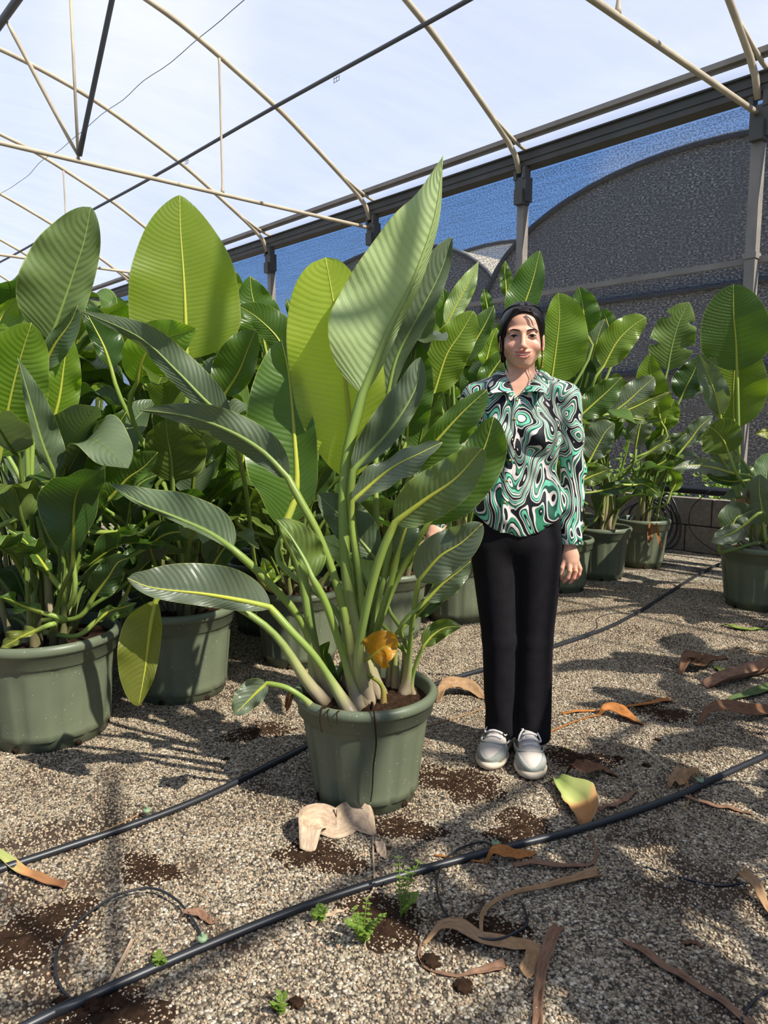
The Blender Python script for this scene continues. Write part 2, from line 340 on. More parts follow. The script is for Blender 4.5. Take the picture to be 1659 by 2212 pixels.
# loose pebbles as real stones near the viewer
t = NT('pebble'); oi = t.n('ShaderNodeObjectInfo')
c = t.ramp(oi.outputs['Random'], [(0.0, RGB(70, 60, 50)[:3]), (0.25, RGB(126, 112, 94)[:3]), (0.5, RGB(160, 143, 116)[:3]), (0.66, RGB(142, 131, 114)[:3]), (0.82, RGB(184, 168, 140)[:3]), (0.94, RGB(164, 130, 100)[:3]), (1.0, RGB(216, 206, 186)[:3])])
M['pebble'] = t.done(t.bsdf(c, 0.75, None, 0.3))
def pebble_field(name, quad, density, rmin, rmax, seed, label):
    me = mesh_np(name, quad, [(0, 1, 2, 3)]); o = link(name, me, M['pebble'], None, False)
    ng = bpy.data.node_groups.new(name+'_scatter', 'GeometryNodeTree')
    ng.interface.new_socket('Geometry', in_out='INPUT', socket_type='NodeSocketGeometry'); ng.interface.new_socket('Geometry', in_out='OUTPUT', socket_type='NodeSocketGeometry')
    N = ng.nodes.new; gi = N('NodeGroupInput'); go = N('NodeGroupOutput'); dp = N('GeometryNodeDistributePointsOnFaces'); dp.inputs['Seed'].default_value = seed
    pos = N('GeometryNodeInputPosition'); nz = N('ShaderNodeTexNoise'); nz.inputs['Scale'].default_value = 1.7; nz.inputs['Detail'].default_value = 7; nz.inputs['Roughness'].default_value = 0.68
    nz2 = N('ShaderNodeTexNoise'); nz2.inputs['Scale'].default_value = 7; nz2.inputs['Detail'].default_value = 5; nz2.inputs['Roughness'].default_value = 0.7
    ng.links.new(pos.outputs[0], nz.inputs['Vector']); ng.links.new(pos.outputs[0], nz2.inputs['Vector'])
    m1 = N('ShaderNodeMath'); m1.operation = 'MULTIPLY'; m1.inputs[1].default_value = 0.7; ng.links.new(nz.outputs[0], m1.inputs[0])
    m2 = N('ShaderNodeMath'); m2.operation = 'MULTIPLY_ADD'; m2.inputs[1].default_value = 0.3; ng.links.new(nz2.outputs[0], m2.inputs[0]); ng.links.new(m1.outputs[0], m2.inputs[2])
    mr = N('ShaderNodeMapRange'); mr.inputs[1].default_value = 0.485; mr.inputs[2].default_value = 0.59; mr.inputs[3].default_value = density; mr.inputs[4].default_value = density*0.13
    ng.links.new(m2.outputs[0], mr.inputs[0]); ng.links.new(mr.outputs[0], dp.inputs['Density'])
    ng.links.new(gi.outputs[0], dp.inputs['Mesh'])
    ip = N('GeometryNodeInstanceOnPoints'); ng.links.new(dp.outputs[0], ip.inputs['Points'])
    ico = N('GeometryNodeMeshIcoSphere'); ico.inputs['Radius'].default_value = 1.0; ico.inputs['Subdivisions'].default_value = 1
    sm = N('GeometryNodeSetMaterial'); sm.inputs['Material'].default_value = M['pebble']; ng.links.new(ico.outputs[0], sm.inputs[0])
    sh = N('GeometryNodeSetShadeSmooth'); ng.links.new(sm.outputs[0], sh.inputs[0]); ng.links.new(sh.outputs[0], ip.inputs['Instance'])
    rr = N('FunctionNodeRandomValue'); rr.data_type = 'FLOAT_VECTOR'; rr.inputs[1].default_value = (0.5, 0.5, 6.28); rr.inputs[0].default_value = (-0.5, -0.5, 0); ng.links.new(rr.outputs[0], ip.inputs['Rotation'])
    rs = N('FunctionNodeRandomValue'); rs.data_type = 'FLOAT_VECTOR'; rs.inputs[0].default_value = (rmin, rmin*0.75, rmin*0.8); rs.inputs[1].default_value = (rmax, rmax*0.8, rmax*0.8); rs.inputs['Seed'].default_value = 5
    ng.links.new(rs.outputs[0], ip.inputs['Scale']); jn = N('GeometryNodeJoinGeometry'); ng.links.new(ip.outputs[0], jn.inputs[0]); ng.links.new(jn.outputs[0], go.inputs[0])
    md = o.modifiers.new('scatter', 'NODES'); md.node_group = ng
    return tag(o, label, 'gravel', kind='stuff')
pebble_field('gravel_stones', [(-1.5, 1.1, 0.001), (1.6, 1.1, 0.001), (2.6, 3.4, 0.001), (-2.3, 3.4, 0.001)], 18500, 0.0026, 0.0058, 3, 'loose pale pebbles covering the near gravel floor')
pebble_field('gravel_stones', [(-2.3, 3.4, 0.001), (2.6, 3.4, 0.001), (3.6, 5.6, 0.001), (-0.6, 5.6, 0.001)], 12000, 0.0030, 0.0062, 9, 'loose pale pebbles covering the gravel floor beyond the woman')
# ---------------------------------------------------------------- leaf materials
def leaf_mat(name, rough, trans, coat, dens=52.0, slope=-3.2, relief=0.55):
    t = NT(name); oi = t.n('ShaderNodeObjectInfo'); uvn = t.n('ShaderNodeUVMap'); sp = t.n('ShaderNodeSeparateXYZ'); t.l(uvn.outputs[0], sp.inputs[0])
    u = sp.outputs['X']; v = sp.outputs['Y']                     # u -1..1 across, v metres along
    au = t.math('ABSOLUTE', u)
    tc = t.n('ShaderNodeTexCoord').outputs['Object']; nz = t.noise(9, tc, 4)
    ph = t.math('ADD', t.math('MULTIPLY', v, dens), t.math('ADD', t.math('MULTIPLY', t.math('POWER', au, 1.4), slope), t.math('MULTIPLY', nz.outputs[0], 0.7)))
    tri = t.math('ABSOLUTE', t.math('SUBTRACT', t.math('FRACT', ph), 0.5))           # 0 mid .. .5 at the vein
    vein = t.math('GREATER_THAN', tri, 0.44)
    fine = t.math('SINE', t.math('MULTIPLY', ph, 31.0))
    base = oi.outputs['Color']
    c = t.mix(t.ramp(nz.outputs[0], [(0.3, (0,)*3), (0.75, (0.35,)*3)]), base, t.mix(1.0, base, (0.62, 0.66, 0.62, 1), 'MULTIPLY'))
    c = t.mix(t.math('MULTIPLY', vein, 0.15), c, t.mix(1.0, base, (1.7, 1.55, 1.25, 1), 'MULTIPLY'))
    c = t.mix(t.math('MULTIPLY', t.math('ADD', fine, 1.0), 0.02), c, t.mix(1.0, base, (1.5, 1.45, 1.3, 1), 'MULTIPLY'))
    edge = t.math('GREATER_THAN', au, 0.975)
    c = t.mix(t.math('MULTIPLY', edge, 0.6), c, (0.33, 0.36, 0.10, 1))
    rib = t.math('LESS_THAN', au, 0.020)
    c = t.mix(t.math('MULTIPLY', rib, 0.7), c, (0.42, 0.47, 0.07, 1))
    h = t.math('ADD', t.math('MULTIPLY', t.math('FRACT', ph), 1.0), t.math('ADD', t.math('MULTIPLY', tri, -0.9), t.math('MULTIPLY', fine, 0.03)))
    nrm = t.bump(h, relief, 0.0045)
    rg = t.math('ADD', rough, t.math('MULTIPLY', nz.outputs[0], 0.16))
    b = t.bsdf(c, rg, nrm, coat)
    tl = t.n('ShaderNodeBsdfTranslucent'); t.l(t.mix(1.0, c, (1.6, 1.75, 0.60, 1), 'MULTIPLY'), tl.inputs[0]); t.l(nrm, tl.inputs['Normal'])
    return t.done(t.shmix(trans, b, tl.outputs[0]))
M['leaf'] = leaf_mat('glossy_leaf', 0.24, 0.38, 0.55)
M['leaf_matt'] = leaf_mat('matt_leaf_underside', 0.46, 0.20, 0.35, 34.0, -3.6, 0.75)
M['leaf_thin'] = leaf_mat('thin_young_leaf', 0.36, 0.55, 0.45)
t = NT('leaf_stalk'); uvn = t.n('ShaderNodeUVMap'); sp = t.n('ShaderNodeSeparateXYZ'); t.l(uvn.outputs[0], sp.inputs[0]); oi = t.n('ShaderNodeObjectInfo')
tc = t.n('ShaderNodeTexCoord').outputs['Object']; mp = t.n('ShaderNodeMapping'); t.l(tc, mp.inputs[0]); mp.inputs['Scale'].default_value = (40, 40, 4)
nz = t.noise(1.0, mp.outputs[0], 4); vv = t.math('ADD', sp.outputs['Y'], t.math('MULTIPLY', t.math('SUBTRACT', nz.outputs[0], 0.5), 0.12))
c = t.ramp(vv, [(0.0, RGB(168, 156, 142)[:3]), (0.07, RGB(150, 140, 128)[:3]), (0.16, RGB(150, 156, 112)[:3]), (0.30, RGB(120, 144, 78)[:3]), (0.66, RGB(126, 150, 74)[:3]), (0.80, RGB(164, 172, 66)[:3]), (1.0, RGB(168, 176, 88)[:3])])
c = t.mix(1.0, c, oi.outputs['Color'], 'MULTIPLY')
st = t.bsdf(c, 0.42, t.bump(nz.outputs[0], 0.15, 0.004), 0.4)
M['stalk'] = t.done(st)
t = NT('green_leaf_stalk'); uvn = t.n('ShaderNodeUVMap'); sp = t.n('ShaderNodeSeparateXYZ'); t.l(uvn.outputs[0], sp.inputs[0]); oi = t.n('ShaderNodeObjectInfo')
tc = t.n('ShaderNodeTexCoord').outputs['Object']; mp = t.n('ShaderNodeMapping'); t.l(tc, mp.inputs[0]); mp.inputs['Scale'].default_value = (40, 40, 4)
nz = t.noise(1.0, mp.outputs[0], 4); vv = t.math('ADD', sp.outputs['Y'], t.math('MULTIPLY', t.math('SUBTRACT', nz.outputs[0], 0.5), 0.12))
c = t.ramp(vv, [(0.0, RGB(172, 156, 146)[:3]), (0.09, RGB(150, 138, 128)[:3]), (0.18, RGB(152, 156, 108)[:3]), (0.32, RGB(124, 146, 74)[:3]), (0.66, RGB(126, 148, 74)[:3]), (0.76, RGB(124, 146, 84)[:3]), (1.0, RGB(138, 156, 104)[:3])])
M['stalk_green'] = t.done(t.bsdf(t.mix(1.0, c, oi.outputs['Color'], 'MULTIPLY'), 0.42, t.bump(nz.outputs[0], 0.15, 0.004), 0.4))

# ---------------------------------------------------------------- leaf builder
def prof(s, p=0.36, a=2.1, b=0.62, c=2.2, d=0.80):
    lo = np.clip((p-s)/p, 0, 1); hi = np.clip((s-p)/(1-p), 0, 1)
    return np.where(s < p, (1-lo**a)**b, (1-hi**c)**d)
TINT = dict(                                    # leaf colours; dark also carries the deep shade of the rows
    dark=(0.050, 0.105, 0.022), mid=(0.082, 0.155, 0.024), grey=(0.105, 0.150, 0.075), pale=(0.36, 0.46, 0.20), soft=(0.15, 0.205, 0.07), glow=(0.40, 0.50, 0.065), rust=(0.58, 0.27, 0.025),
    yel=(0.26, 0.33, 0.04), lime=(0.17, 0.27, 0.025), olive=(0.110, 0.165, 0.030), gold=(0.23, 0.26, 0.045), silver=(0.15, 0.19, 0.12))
def make_leaf(parent, origin, path, wl, wr, tint, hint=None, roll=0.0, fold=0.30, curl=0.0, peak=0.36, tip=0.8, stalk=None, r0=0.020, seed=0, wave=0.012, n=64, mat='leaf', nm='leaf', tear=0.0, m=7, sk_col=None):
    """path: blade midrib, base to tip (world); wl, wr: half widths in metres; stalk: world points soil -> blade base"""
    rs = random.Random(seed*131+7); P, Ln = spline(path, n); s = np.linspace(0, 1, n)
    T = np.gradient(P, axis=0); T /= np.linalg.norm(T, axis=1)[:, None]
    Nh = (CO-P) if hint is None else np.tile(np.array(hint, float), (n, 1)); Nh /= np.linalg.norm(Nh, axis=1)[:, None]
    S = np.cross(Nh, T); S /= np.maximum(np.linalg.norm(S, axis=1), 1e-6)[:, None]; N = np.cross(T, S)
    ro = roll if hasattr(roll, '__len__') else (roll, roll); ra = np.interp(s, [0, 1], ro)[:, None]
    S2 = S*np.cos(ra)+N*np.sin(ra); N2 = -S*np.sin(ra)+N*np.cos(ra); S, N = S2, N2
    w = prof(s, peak, 2.1, 0.62, 2.2, tip); w[0] = max(w[0], 0.03)
    fo = fold if hasattr(fold, '__len__') else (fold, fold)
    ts = np.linspace(-1, 1, 2*m+1); V = []; UV = []
    ph = [rs.uniform(0, 6.28) for _ in range(6)]; f1, f2 = rs.uniform(2.2, 3.8), rs.uniform(5, 8); vs_ = s*Ln
    for tt in ts:
        a = abs(tt); W_ = wl if tt < 0 else wr; fa = fo[0] if tt < 0 else fo[1]; sg = 1.0 if tt < 0 else -1.0
        ww = W_*w
        if tear: ww = ww*(1-tear*np.clip(np.sin(s*17+ph[5])-0.75, 0, 1)*4*a**3)
        d = np.sin(s*f1*math.pi*(1 if tt < 0 else 1.13)+ph[0 if tt < 0 else 1])*wave*1.6*a**1.5 + np.sin(s*f2*math.pi+ph[2 if tt < 0 else 3])*wave*a**2.5
        plt = np.sin(2*math.pi*(vs_*26-1.6*a**1.4)+ph[4]+2.2*np.sin(vs_*19+ph[5]))*0.0009*np.minimum(1, a*4)*np.minimum(1, (1-a)*6+0.35)
        lat = ww*a*math.cos(fa)*sg; nor = ww*a*math.sin(fa) + curl*ww*a*a + d*w + plt*w
        V.append(P+S*lat[:, None]+N*nor[:, None]); UV.append(np.stack([np.full(n, tt), vs_], 1))
    V = np.stack(V, 1); UV = np.stack(UV, 1); k = 2*m+1
    idx = np.arange(n*k).reshape(n, k); F = np.stack([idx[:-1, :-1], idx[:-1, 1:], idx[1:, 1:], idx[1:, :-1]], -1).reshape(-1, 4)
    o3 = np.array(origin)
    lf = link(nm, mesh_np(nm, V.reshape(-1, 3)-o3, F, UV.reshape(-1, 2)), M[mat], parent); cc = TINT[tint] if isinstance(tint, str) else tint
    q = rs.uniform(0.88, 1.12); lf.color = (cc[0]*q, cc[1]*q*rs.uniform(0.95, 1.05), cc[2]*q, 1)
    # stalk and midrib, one tapering strip
    st = [Vector(p) for p in (stalk or [])]
    A = np.array([tuple(p) for p in st[:-1]]+[tuple(P[0])]) if len(st) > 1 else None
    if A is not None:
        SP, _ = spline(A, 18); full = np.vstack([SP[:-1], P[::3]]); ns = 17
    else: full = P[::3]; ns = 0
    nb = len(full)-ns; rad = np.concatenate([r0*(0.50+0.66*np.clip(1-np.linspace(0, 1, ns)*2.2, 0, 1)**1.3), r0*np.linspace(0.42, 0.20, nb)*np.linspace(1, 0.14, nb)**0.8])
    b = MB().tube([Vector(p-o3) for p in full], list(rad), 8, True, 1.0)
    vy = np.concatenate([np.linspace(0, 0.68, ns), np.linspace(0.72, 1.0, nb)]); uv = np.repeat(np.stack([np.zeros(len(full)), vy], 1), 8, 0)
    sk = link('stalk', mesh_np('stalk', b.v, b.f, uv), M['stalk_green' if mat == 'leaf_matt' else 'stalk'], lf)
    sk.color = sk_col if sk_col else (0.88, 0.86, 0.60, 1) if tint in ('dark', 'grey') else (0.98, 0.98, 0.72, 1) if mat == 'leaf_matt' else (1.08, 1.02, 0.82, 1)
    return lf

# ---------------------------------------------------------------- pots
t = NT('green_pot_plastic'); tc = t.n('ShaderNodeTexCoord').outputs['Object']; nz = t.noise(4, tc, 4)
c = t.ramp(nz.outputs[0], [(0.3, RGB(91, 99, 79)[:3]), (0.7, RGB(107, 114, 90)[:3])])
sk_ = t.n('ShaderNodeTexVoronoi'); sk_.inputs['Scale'].default_value = 75; t.l(tc, sk_.inputs['Vector']); sepz = t.n('ShaderNodeSeparateXYZ'); t.l(tc, sepz.inputs[0])
dot = t.math('MULTIPLY', t.math('LESS_THAN', sk_.outputs['Distance'], 0.16), t.math('GREATER_THAN', t.noise(22, tc, 2).outputs[0], 0.52))
sc = t.n('ShaderNodeSeparateColor'); t.l(sk_.outputs['Color'], sc.inputs[0]); dot = t.math('MULTIPLY', dot, t.math('GREATER_THAN', sc.outputs[0], 0.45))
c = t.mix(t.math('MULTIPLY', dot, 0.55), c, RGB(178, 180, 158))
M['pot'] = t.done(t.bsdf(c, 0.42, t.bump(t.noise(60, tc, 3).outputs[0], 0.06, 0.004), 0.4))
t = NT('potting_soil'); tc = t.n('ShaderNodeTexCoord').outputs['Object']
c = t.ramp(t.noise(45, tc, 6, 0.75).outputs[0], [(0.3, RGB(38, 28, 21)[:3]), (0.6, RGB(84, 62, 46)[:3]), (0.8, RGB(128, 100, 76)[:3])])
M['soil'] = t.done(t.bsdf(c, 0.95, t.bump(t.noise(70, tc, 6, 0.8).outputs[0], 1.0, 0.02), 0.1))
def pot_mesh(R, Rb, H):
    """thick rolled rim, shallow collar, fluted tapering wall with a stepped foot"""
    def fn(r, z, a, i):
        if 0.10*H < z < 0.80*H and i < 20:
            k = min(1, (0.80*H-z)/(0.12*H)); q = abs(math.sin(a*6)); return r - 0.011*k*max(0, (0.36-q)/0.36)**0.6
        return r
    rz = lambda z: Rb+(R*0.93-Rb)*(z/H)
    pr = [(0.0, 0.0), (Rb*0.9, 0.0), (Rb*0.97, 0.004), (Rb*0.975, 0.09*H), (rz(0.10*H)+0.004, 0.105*H)]
    pr += [(rz(z*H), z*H) for z in (0.16, 0.25, 0.35, 0.45, 0.55, 0.65, 0.72, 0.78)]
    pr += [(rz(0.80*H)+0.013, 0.803*H), (rz(0.90*H)+0.012, 0.905*H), (R-0.004, 0.912*H), (R, 0.93*H), (R+0.001, 0.965*H), (R-0.006, 0.99*H), (R-0.014, H), (R-0.024, 0.99*H), (R-0.028, 0.96*H), (R-0.035, 0.80*H)]
    b = MB().lathe(pr, 72, fn=fn); return mesh_np('pot', b.v, b.f)
def make_pot(par, R, Rb, H, soil_z=0.88, holes=True, seed=0):
    p = link('pot', pot_mesh(R, Rb, H), M['pot'], par)
    rs = random.Random(seed); v = [(0, 0, soil_z*H+0.02)]; f = []; nr, na = 7, 40
    for i in range(1, nr+1):
        for k in range(na):
            a = 2*math.pi*k/na; r = (R-0.034)*i/nr; v.append((r*math.cos(a), r*math.sin(a), soil_z*H+rs.uniform(-0.012, 0.014)*(i < nr)+0.02*(1-i/nr)))
    for k in range(na): f.append((0, 1+k, 1+(k+1) % na))
    for i in range(nr-1):
        for k in range(na): f.append((1+i*na+k, 1+(i+1)*na+k, 1+(i+1)*na+(k+1) % na, 1+i*na+(k+1) % na))
    link('soil', mesh_np('soil', v, f), M['soil'], par)
    if holes:
        for k in range(6):
            a = k*math.pi/3+0.35; MB().tube([Vector((math.cos(a)*(Rb*0.965), math.sin(a)*(Rb*0.965), 0.012)), Vector((math.cos(a)*(Rb*0.992), math.sin(a)*(Rb*0.992), 0.012))], 0.013, 10).build('drain_hole', M['soil'], p)
    return p
PLANTS = {}
def plant(key, x, y, R, Rb, H, label, group=None):
    e = empty('potted_bird_of_paradise', (x, y, 0)); tag(e, label, 'potted plant', group)
    make_pot(e, R, Rb, H, seed=len(PLANTS)); PLANTS[key] = (e, x, y, R, H); return e
def px_leaf(key, pts, wl, wr, tint='mid', Y=None, dY=0.0, st=None, **kw):
    """pts: traced midrib pixels, base first; widths in pixels; Y distance of the blade, dY how much farther the tip stands"""
    e, x, y, R, H = PLANTS[key]; Y = y if Y is None else Y; n = len(pts)
    path = [at(p[0], p[1], Y+dY*i/max(1, n-1)) for i, p in enumerate(pts)]
    k = 1/pxm(Y+dY*0.4, path[n//2].z); bx = kw.pop('root', None)
    sd = kw.pop('seed', int(pts[0][0]*3+pts[0][1])); rr = random.Random(sd)
    if bx is None: root = Vector((x+rr.uniform(-.4, .4)*R*0.6, y+rr.uniform(-.4, .4)*R*0.6, 0.86*H))
    else: root = Vector((x+bx[0], y+bx[1], 0.86*H))
    if st: stalk = [root]+[at(q[0], q[1], q[2] if len(q) > 2 else (y+(Y-y)*(i+1)/(len(st)+1))) for i, q in enumerate(st)]+[path[0]]
    else:
        d = path[0]-root; td = (path[1]-path[0]).normalized(); mid1 = root+Vector((d.x*0.18, d.y*0.18, d.z*0.45)); mid2 = path[0]-td*min(0.16, d.length*0.3)
        stalk = [root, mid1, mid2, path[0]] if mid2.z > root.z+0.05 else [root, root+Vector((d.x*0.3, d.y*0.3, abs(d.z)*0.3+0.12)), path[0]]
    fold = kw.get('fold', 0.30); fo = fold if hasattr(fold, '__len__') else (fold, fold)
    return make_leaf(e, (x, y, 0), path, wl*k/max(0.35, math.cos(fo[0])), wr*k/max(0.35, math.cos(fo[1])), tint, stalk=stalk, seed=sd, **kw)

plant('main', -0.062, 2.365, 0.240, 0.172, 0.375, 'green plastic pot of tall paddle-leaved bird of paradise standing alone beside the woman')
ml = lambda *a, **k: px_leaf('main', *a, **k)
# the tall pale leaf and the stalks of the main clump
ml([(783, 851), (842, 710), (893, 605), (940, 467), (957, 336)], 128, 20, 'pale', Y=2.42, dY=0.10, fold=(0.25, -1.0), mat='leaf_matt', peak=0.26, tip=1.15, r0=0.036, root=(0.0, -0.06), wave=0.016, st=[(775, 1440, 2.31), (762, 1330, 2.33), (745, 1200, 2.35), (746, 1010, 2.40)])
ml([(836, 862), (858, 770), (905, 680), (950, 590), (976, 512)], 58, 24, 'grey', Y=2.56, dY=0.05, fold=(0.35, 0.75), mat='leaf_matt', root=(0.03, 0.03), peak=0.5)
ml([(756, 1034), (757, 930), (738, 760), (718, 640), (703, 556)], 118, 86, 'glow', Y=2.54, dY=-0.03, fold=(0.12, 0.10), mat='leaf_thin', r0=0.030, root=(-0.01, 0.05), peak=0.50, tip=0.50)
ml([(612, 1142), (640, 1060), (636, 940), (624, 810), (608, 735)], 112, 42, 'mid', Y=2.46, dY=0.12, fold=(0.25, 0.55), roll=0.15, r0=0.036, root=(-0.10, 0.03), st=[(690, 1480, 2.40), (672, 1360, 2.42), (650, 1230, 2.45)], tip=0.7)
ml([(622, 1032), (567, 975), (489, 928), (400, 898), (290, 884)], 30, 44, 'grey', Y=2.30, dY=0.05, fold=(-0.5, 0.35), mat='leaf_matt', r0=0.026, root=(-0.02, -0.05), st=[(768, 1460, 2.29), (735, 1290, 2.28), (690, 1160, 2.28), (645, 1075, 2.29)], tip=1.3, peak=0.28)
ml([(503, 1186), (450, 1150), (380, 1118), (300, 1085), (234, 1045)], 10, 58, 'grey', Y=2.32, dY=0.10, fold=(0.6, 0.2), mat='leaf_matt', r0=0.026, root=(-0.09, 0.0), st=[(700, 1470, 2.36), (650, 1340, 2.36), (565, 1243, 2.34)], tip=1.0, peak=0.25)
ml([(584, 1312), (520, 1297), (439, 1283), (330, 1270), (275, 1249)], 26, 66, 'silver', Y=2.20, dY=-0.05, fold=(0.5, 0.15), r0=0.024, root=(-0.03, -0.16), st=[(745, 1520, 2.22), (685, 1425, 2.20), (626, 1360, 2.19)], tip=0.6, peak=0.4)
ml([(337, 1297), (325, 1354), (314, 1439), (299, 1526)], 26, 60, 'gold', Y=2.28, fold=(0.1, 0.25), mat='leaf_thin', r0=0.022, root=(-0.12, -0.05), st=[(665, 1475, 2.30), (600, 1378, 2.28), (530, 1322, 2.27), (440, 1278, 2.28), (365, 1268, 2.28)], tip=0.7, peak=0.4)
ml([(577, 1476), (556, 1494), (528, 1522), (506, 1543)], 22, 34, 'silver', Y=2.22, dY=-0.04, fold=(0.4, 0.5), r0=0.018, root=(-0.16, -0.12), st=[(664, 1516, 2.21), (622, 1487, 2.2)], n=32, tip=0.55)
ml([(676, 1251), (655, 1205), (625, 1155), (597, 1122)], 14, 50, 'olive', Y=2.24, dY=0.04, fold=(0.5, 0.25), mat='leaf_matt', r0=0.024, root=(-0.02, -0.10), st=[(765, 1490, 2.28), (732, 1386, 2.27), (703, 1302, 2.25)])
ml([(812, 1208), (772, 1160), (735, 1115), (686, 1068)], 36, 52, 'grey', Y=2.42, dY=0.02, fold=(0.3, 0.3), mat='leaf_matt', root=(0.04, -0.02), peak=0.45, st=[(795, 1430, 2.36), (812, 1310, 2.40)])
ml([(800, 1282), (780, 1238), (745, 1195), (690, 1162)], 30, 42, 'pale', Y=2.46, dY=0.02, fold=(0.2, 0.3), mat='leaf_matt', root=(0.02, 0.05), st=[(785, 1450, 2.41), (800, 1350, 2.44)])
ml([(763, 1016), (842, 930), (897, 840), (908, 772)], 50, 24, 'grey', Y=2.36, dY=0.08, fold=(0.35, 0.9), mat='leaf_matt', r0=0.026, root=(0.04, 0.0), st=[(780, 1400, 2.36), (772, 1230, 2.37), (757, 1090, 2.37)], tip=0.7, peak=0.45)
ml([(762, 1082), (842, 1014), (910, 978), (956, 955)], 26, 40, 'silver', Y=2.30, dY=0.0, fold=(0.5, 0.2), roll=-0.5, root=(0.05, -0.02), peak=0.4, st=[(788, 1400, 2.33), (778, 1260, 2.32), (760, 1140, 2.31)])
ml([(854, 1128), (920, 1079), (985, 1033), (1042, 968)], 54, 50, 'soft', Y=2.14, dY=-0.10, fold=(0.22, 0.30), r0=0.026, root=(0.02, -0.05), st=[(775, 1434, 2.25), (788, 1330, 2.2), (820, 1207, 2.16)], tip=0.55, peak=0.42)
ml([(925, 1130), (985, 1060), (1040, 980), (1067, 900)], 46, 58, 'mid', Y=2.26, dY=-0.06, fold=(0.3, 0.2), root=(0.06, 0.0), tip=0.6, peak=0.5, st=[(802, 1420, 2.36), (845, 1280, 2.32), (893, 1185, 2.28)])
ml([(896, 1010), (945, 950), (1000, 890), (1052, 842)], 28, 50, 'mid', Y=2.34, dY=-0.06, fold=(0.3, 0.3), root=(0.06, 0.03), tip=0.6, st=[(797, 1420, 2.38), (835, 1220, 2.38), (872, 1070, 2.36)])
ml([(858, 1205), (872, 1155), (888, 1112), (905, 1068)], 22, 32, 'grey', Y=2.28, fold=0.4, root=(0.05, 0.02), n=40, st=[(795, 1430, 2.35), (835, 1290, 2.3)])
ml([(803, 1418), (815, 1408), (832, 1398), (857, 1404)], 38, 40, 'rust', Y=2.26, fold=(0.5, 0.6), curl=0.3, root=(0.06, -0.08), n=40, tip=0.5, r0=0.012, sk_col=(0.9, 0.7, 0.3, 1))
# the smaller clump on the right of the pot
ml([(904, 1255), (948, 1204), (996, 1173), (1042, 1131)], 47, 44, 'silver', Y=2.18, dY=-0.05, fold=(0.22, 0.25), r0=0.017, root=(0.12, 0.02), st=[(880, 1460, 2.37), (890, 1350, 2.28)], tip=0.6)
ml([(922, 1296), (955, 1262), (990, 1235), (1017, 1212)], 14, 34, 'silver', Y=2.24, dY=-0.03, fold=(0.4, 0.2), r0=0.016, root=(0.13, 0.03), n=40)
ml([(900, 1330), (930, 1300), (955, 1285), (978, 1280)], 16, 20, 'dark', Y=2.28, fold=0.3, r0=0.015, root=(0.14, 0.04), n=40)
ml([(915, 1395), (935, 1372), (962, 1356), (996, 1353)], 22, 20, 'olive', Y=2.36, dY=0.0, fold=(0.35, 0.25), r0=0.013, root=(0.16, 0.05), st=[(888, 1480, 2.4), (900, 1430, 2.38)], n=40)
ml([(835, 1245), (850, 1205), (870, 1160), (880, 1120)], 12, 22, 'grey', Y=2.40, fold=0.5, r0=0.016, root=(0.10, 0.06), n=40)
ml([(872, 1230), (886, 1200), (895, 1180), (902, 1160)], 6, 10, 'lime', Y=2.42, fold=0.7, r0=0.014, root=(0.13, 0.08), n=40)
ml([(816, 1245), (838, 1200), (850, 1185), (862, 1150)], 6, 10, 'lime', Y=2.46, fold=0.7, r0=0.014, root=(0.08, 0.08), n=40)
ml([(635, 1120), (648, 1085), (655, 1060), (662, 1030)], 16, 22, 'pale', Y=2.50, fold=0.3, root=(-0.06, 0.08), n=40)
ml([(720, 1490), (705, 1440), (698, 1410), (712, 1385)], 22, 18, 'mid', Y=2.44, fold=0.3, root=(-0.05, 0.05), n=40)
# ---------------------------------------------------------------- the packed rows behind
plant('A', -1.36, 2.86, 0.285, 0.225, 0.43, 'bird of paradise in a broad green pot marked by a leaf-shaped shadow')
plant('B', -0.955, 3.32, 0.265, 0.205, 0.42, 'bird of paradise with one huge upright yellow-green leaf, pot behind a hanging yellow leaf')
plant('C', -0.45, 3.78, 0.25, 0.19, 0.40, 'dark shaded bird of paradise in the pot row straight behind the lone pot')
plant('D', 0.02, 4.22, 0.25, 0.19, 0.40, 'bird of paradise behind the lone plant with thin yellow stems over its pot')
plant('E', 0.47, 4.62, 0.25, 0.19, 0.40, 'bird of paradise right behind the woman\'s hip, tall leaf tops beside her head')
plant('F', 0.92, 5.03, 0.25, 0.19, 0.40, 'bird of paradise wholly behind the woman with a tall leaf over her head')
plant('G', 1.33, 5.44, 0.245, 0.185, 0.40, 'bird of paradise in the pot next to the woman\'s ringed hand')
plant('H', 1.76, 5.88, 0.245, 0.185, 0.42, 'bird of paradise in the striped-shadow pot second from the woman\'s ringed hand')
plant('I', 2.27, 6.36, 0.235, 0.18, 0.42, 'bird of paradise with two dead leaf scraps hanging over its pot rim')
plant('R', 2.58, 4.92, 0.285, 0.215, 0.43, 'bird of paradise standing apart in front of the block wall, broad drooping top leaf')
A = lambda *a, **k: px_leaf('A', *a, **k)
B = lambda *a, **k: px_leaf('B', *a, **k)
Cc = lambda *a, **k: px_leaf('C', *a, **k)
E_ = lambda *a, **k: px_leaf('E', *a, **k)
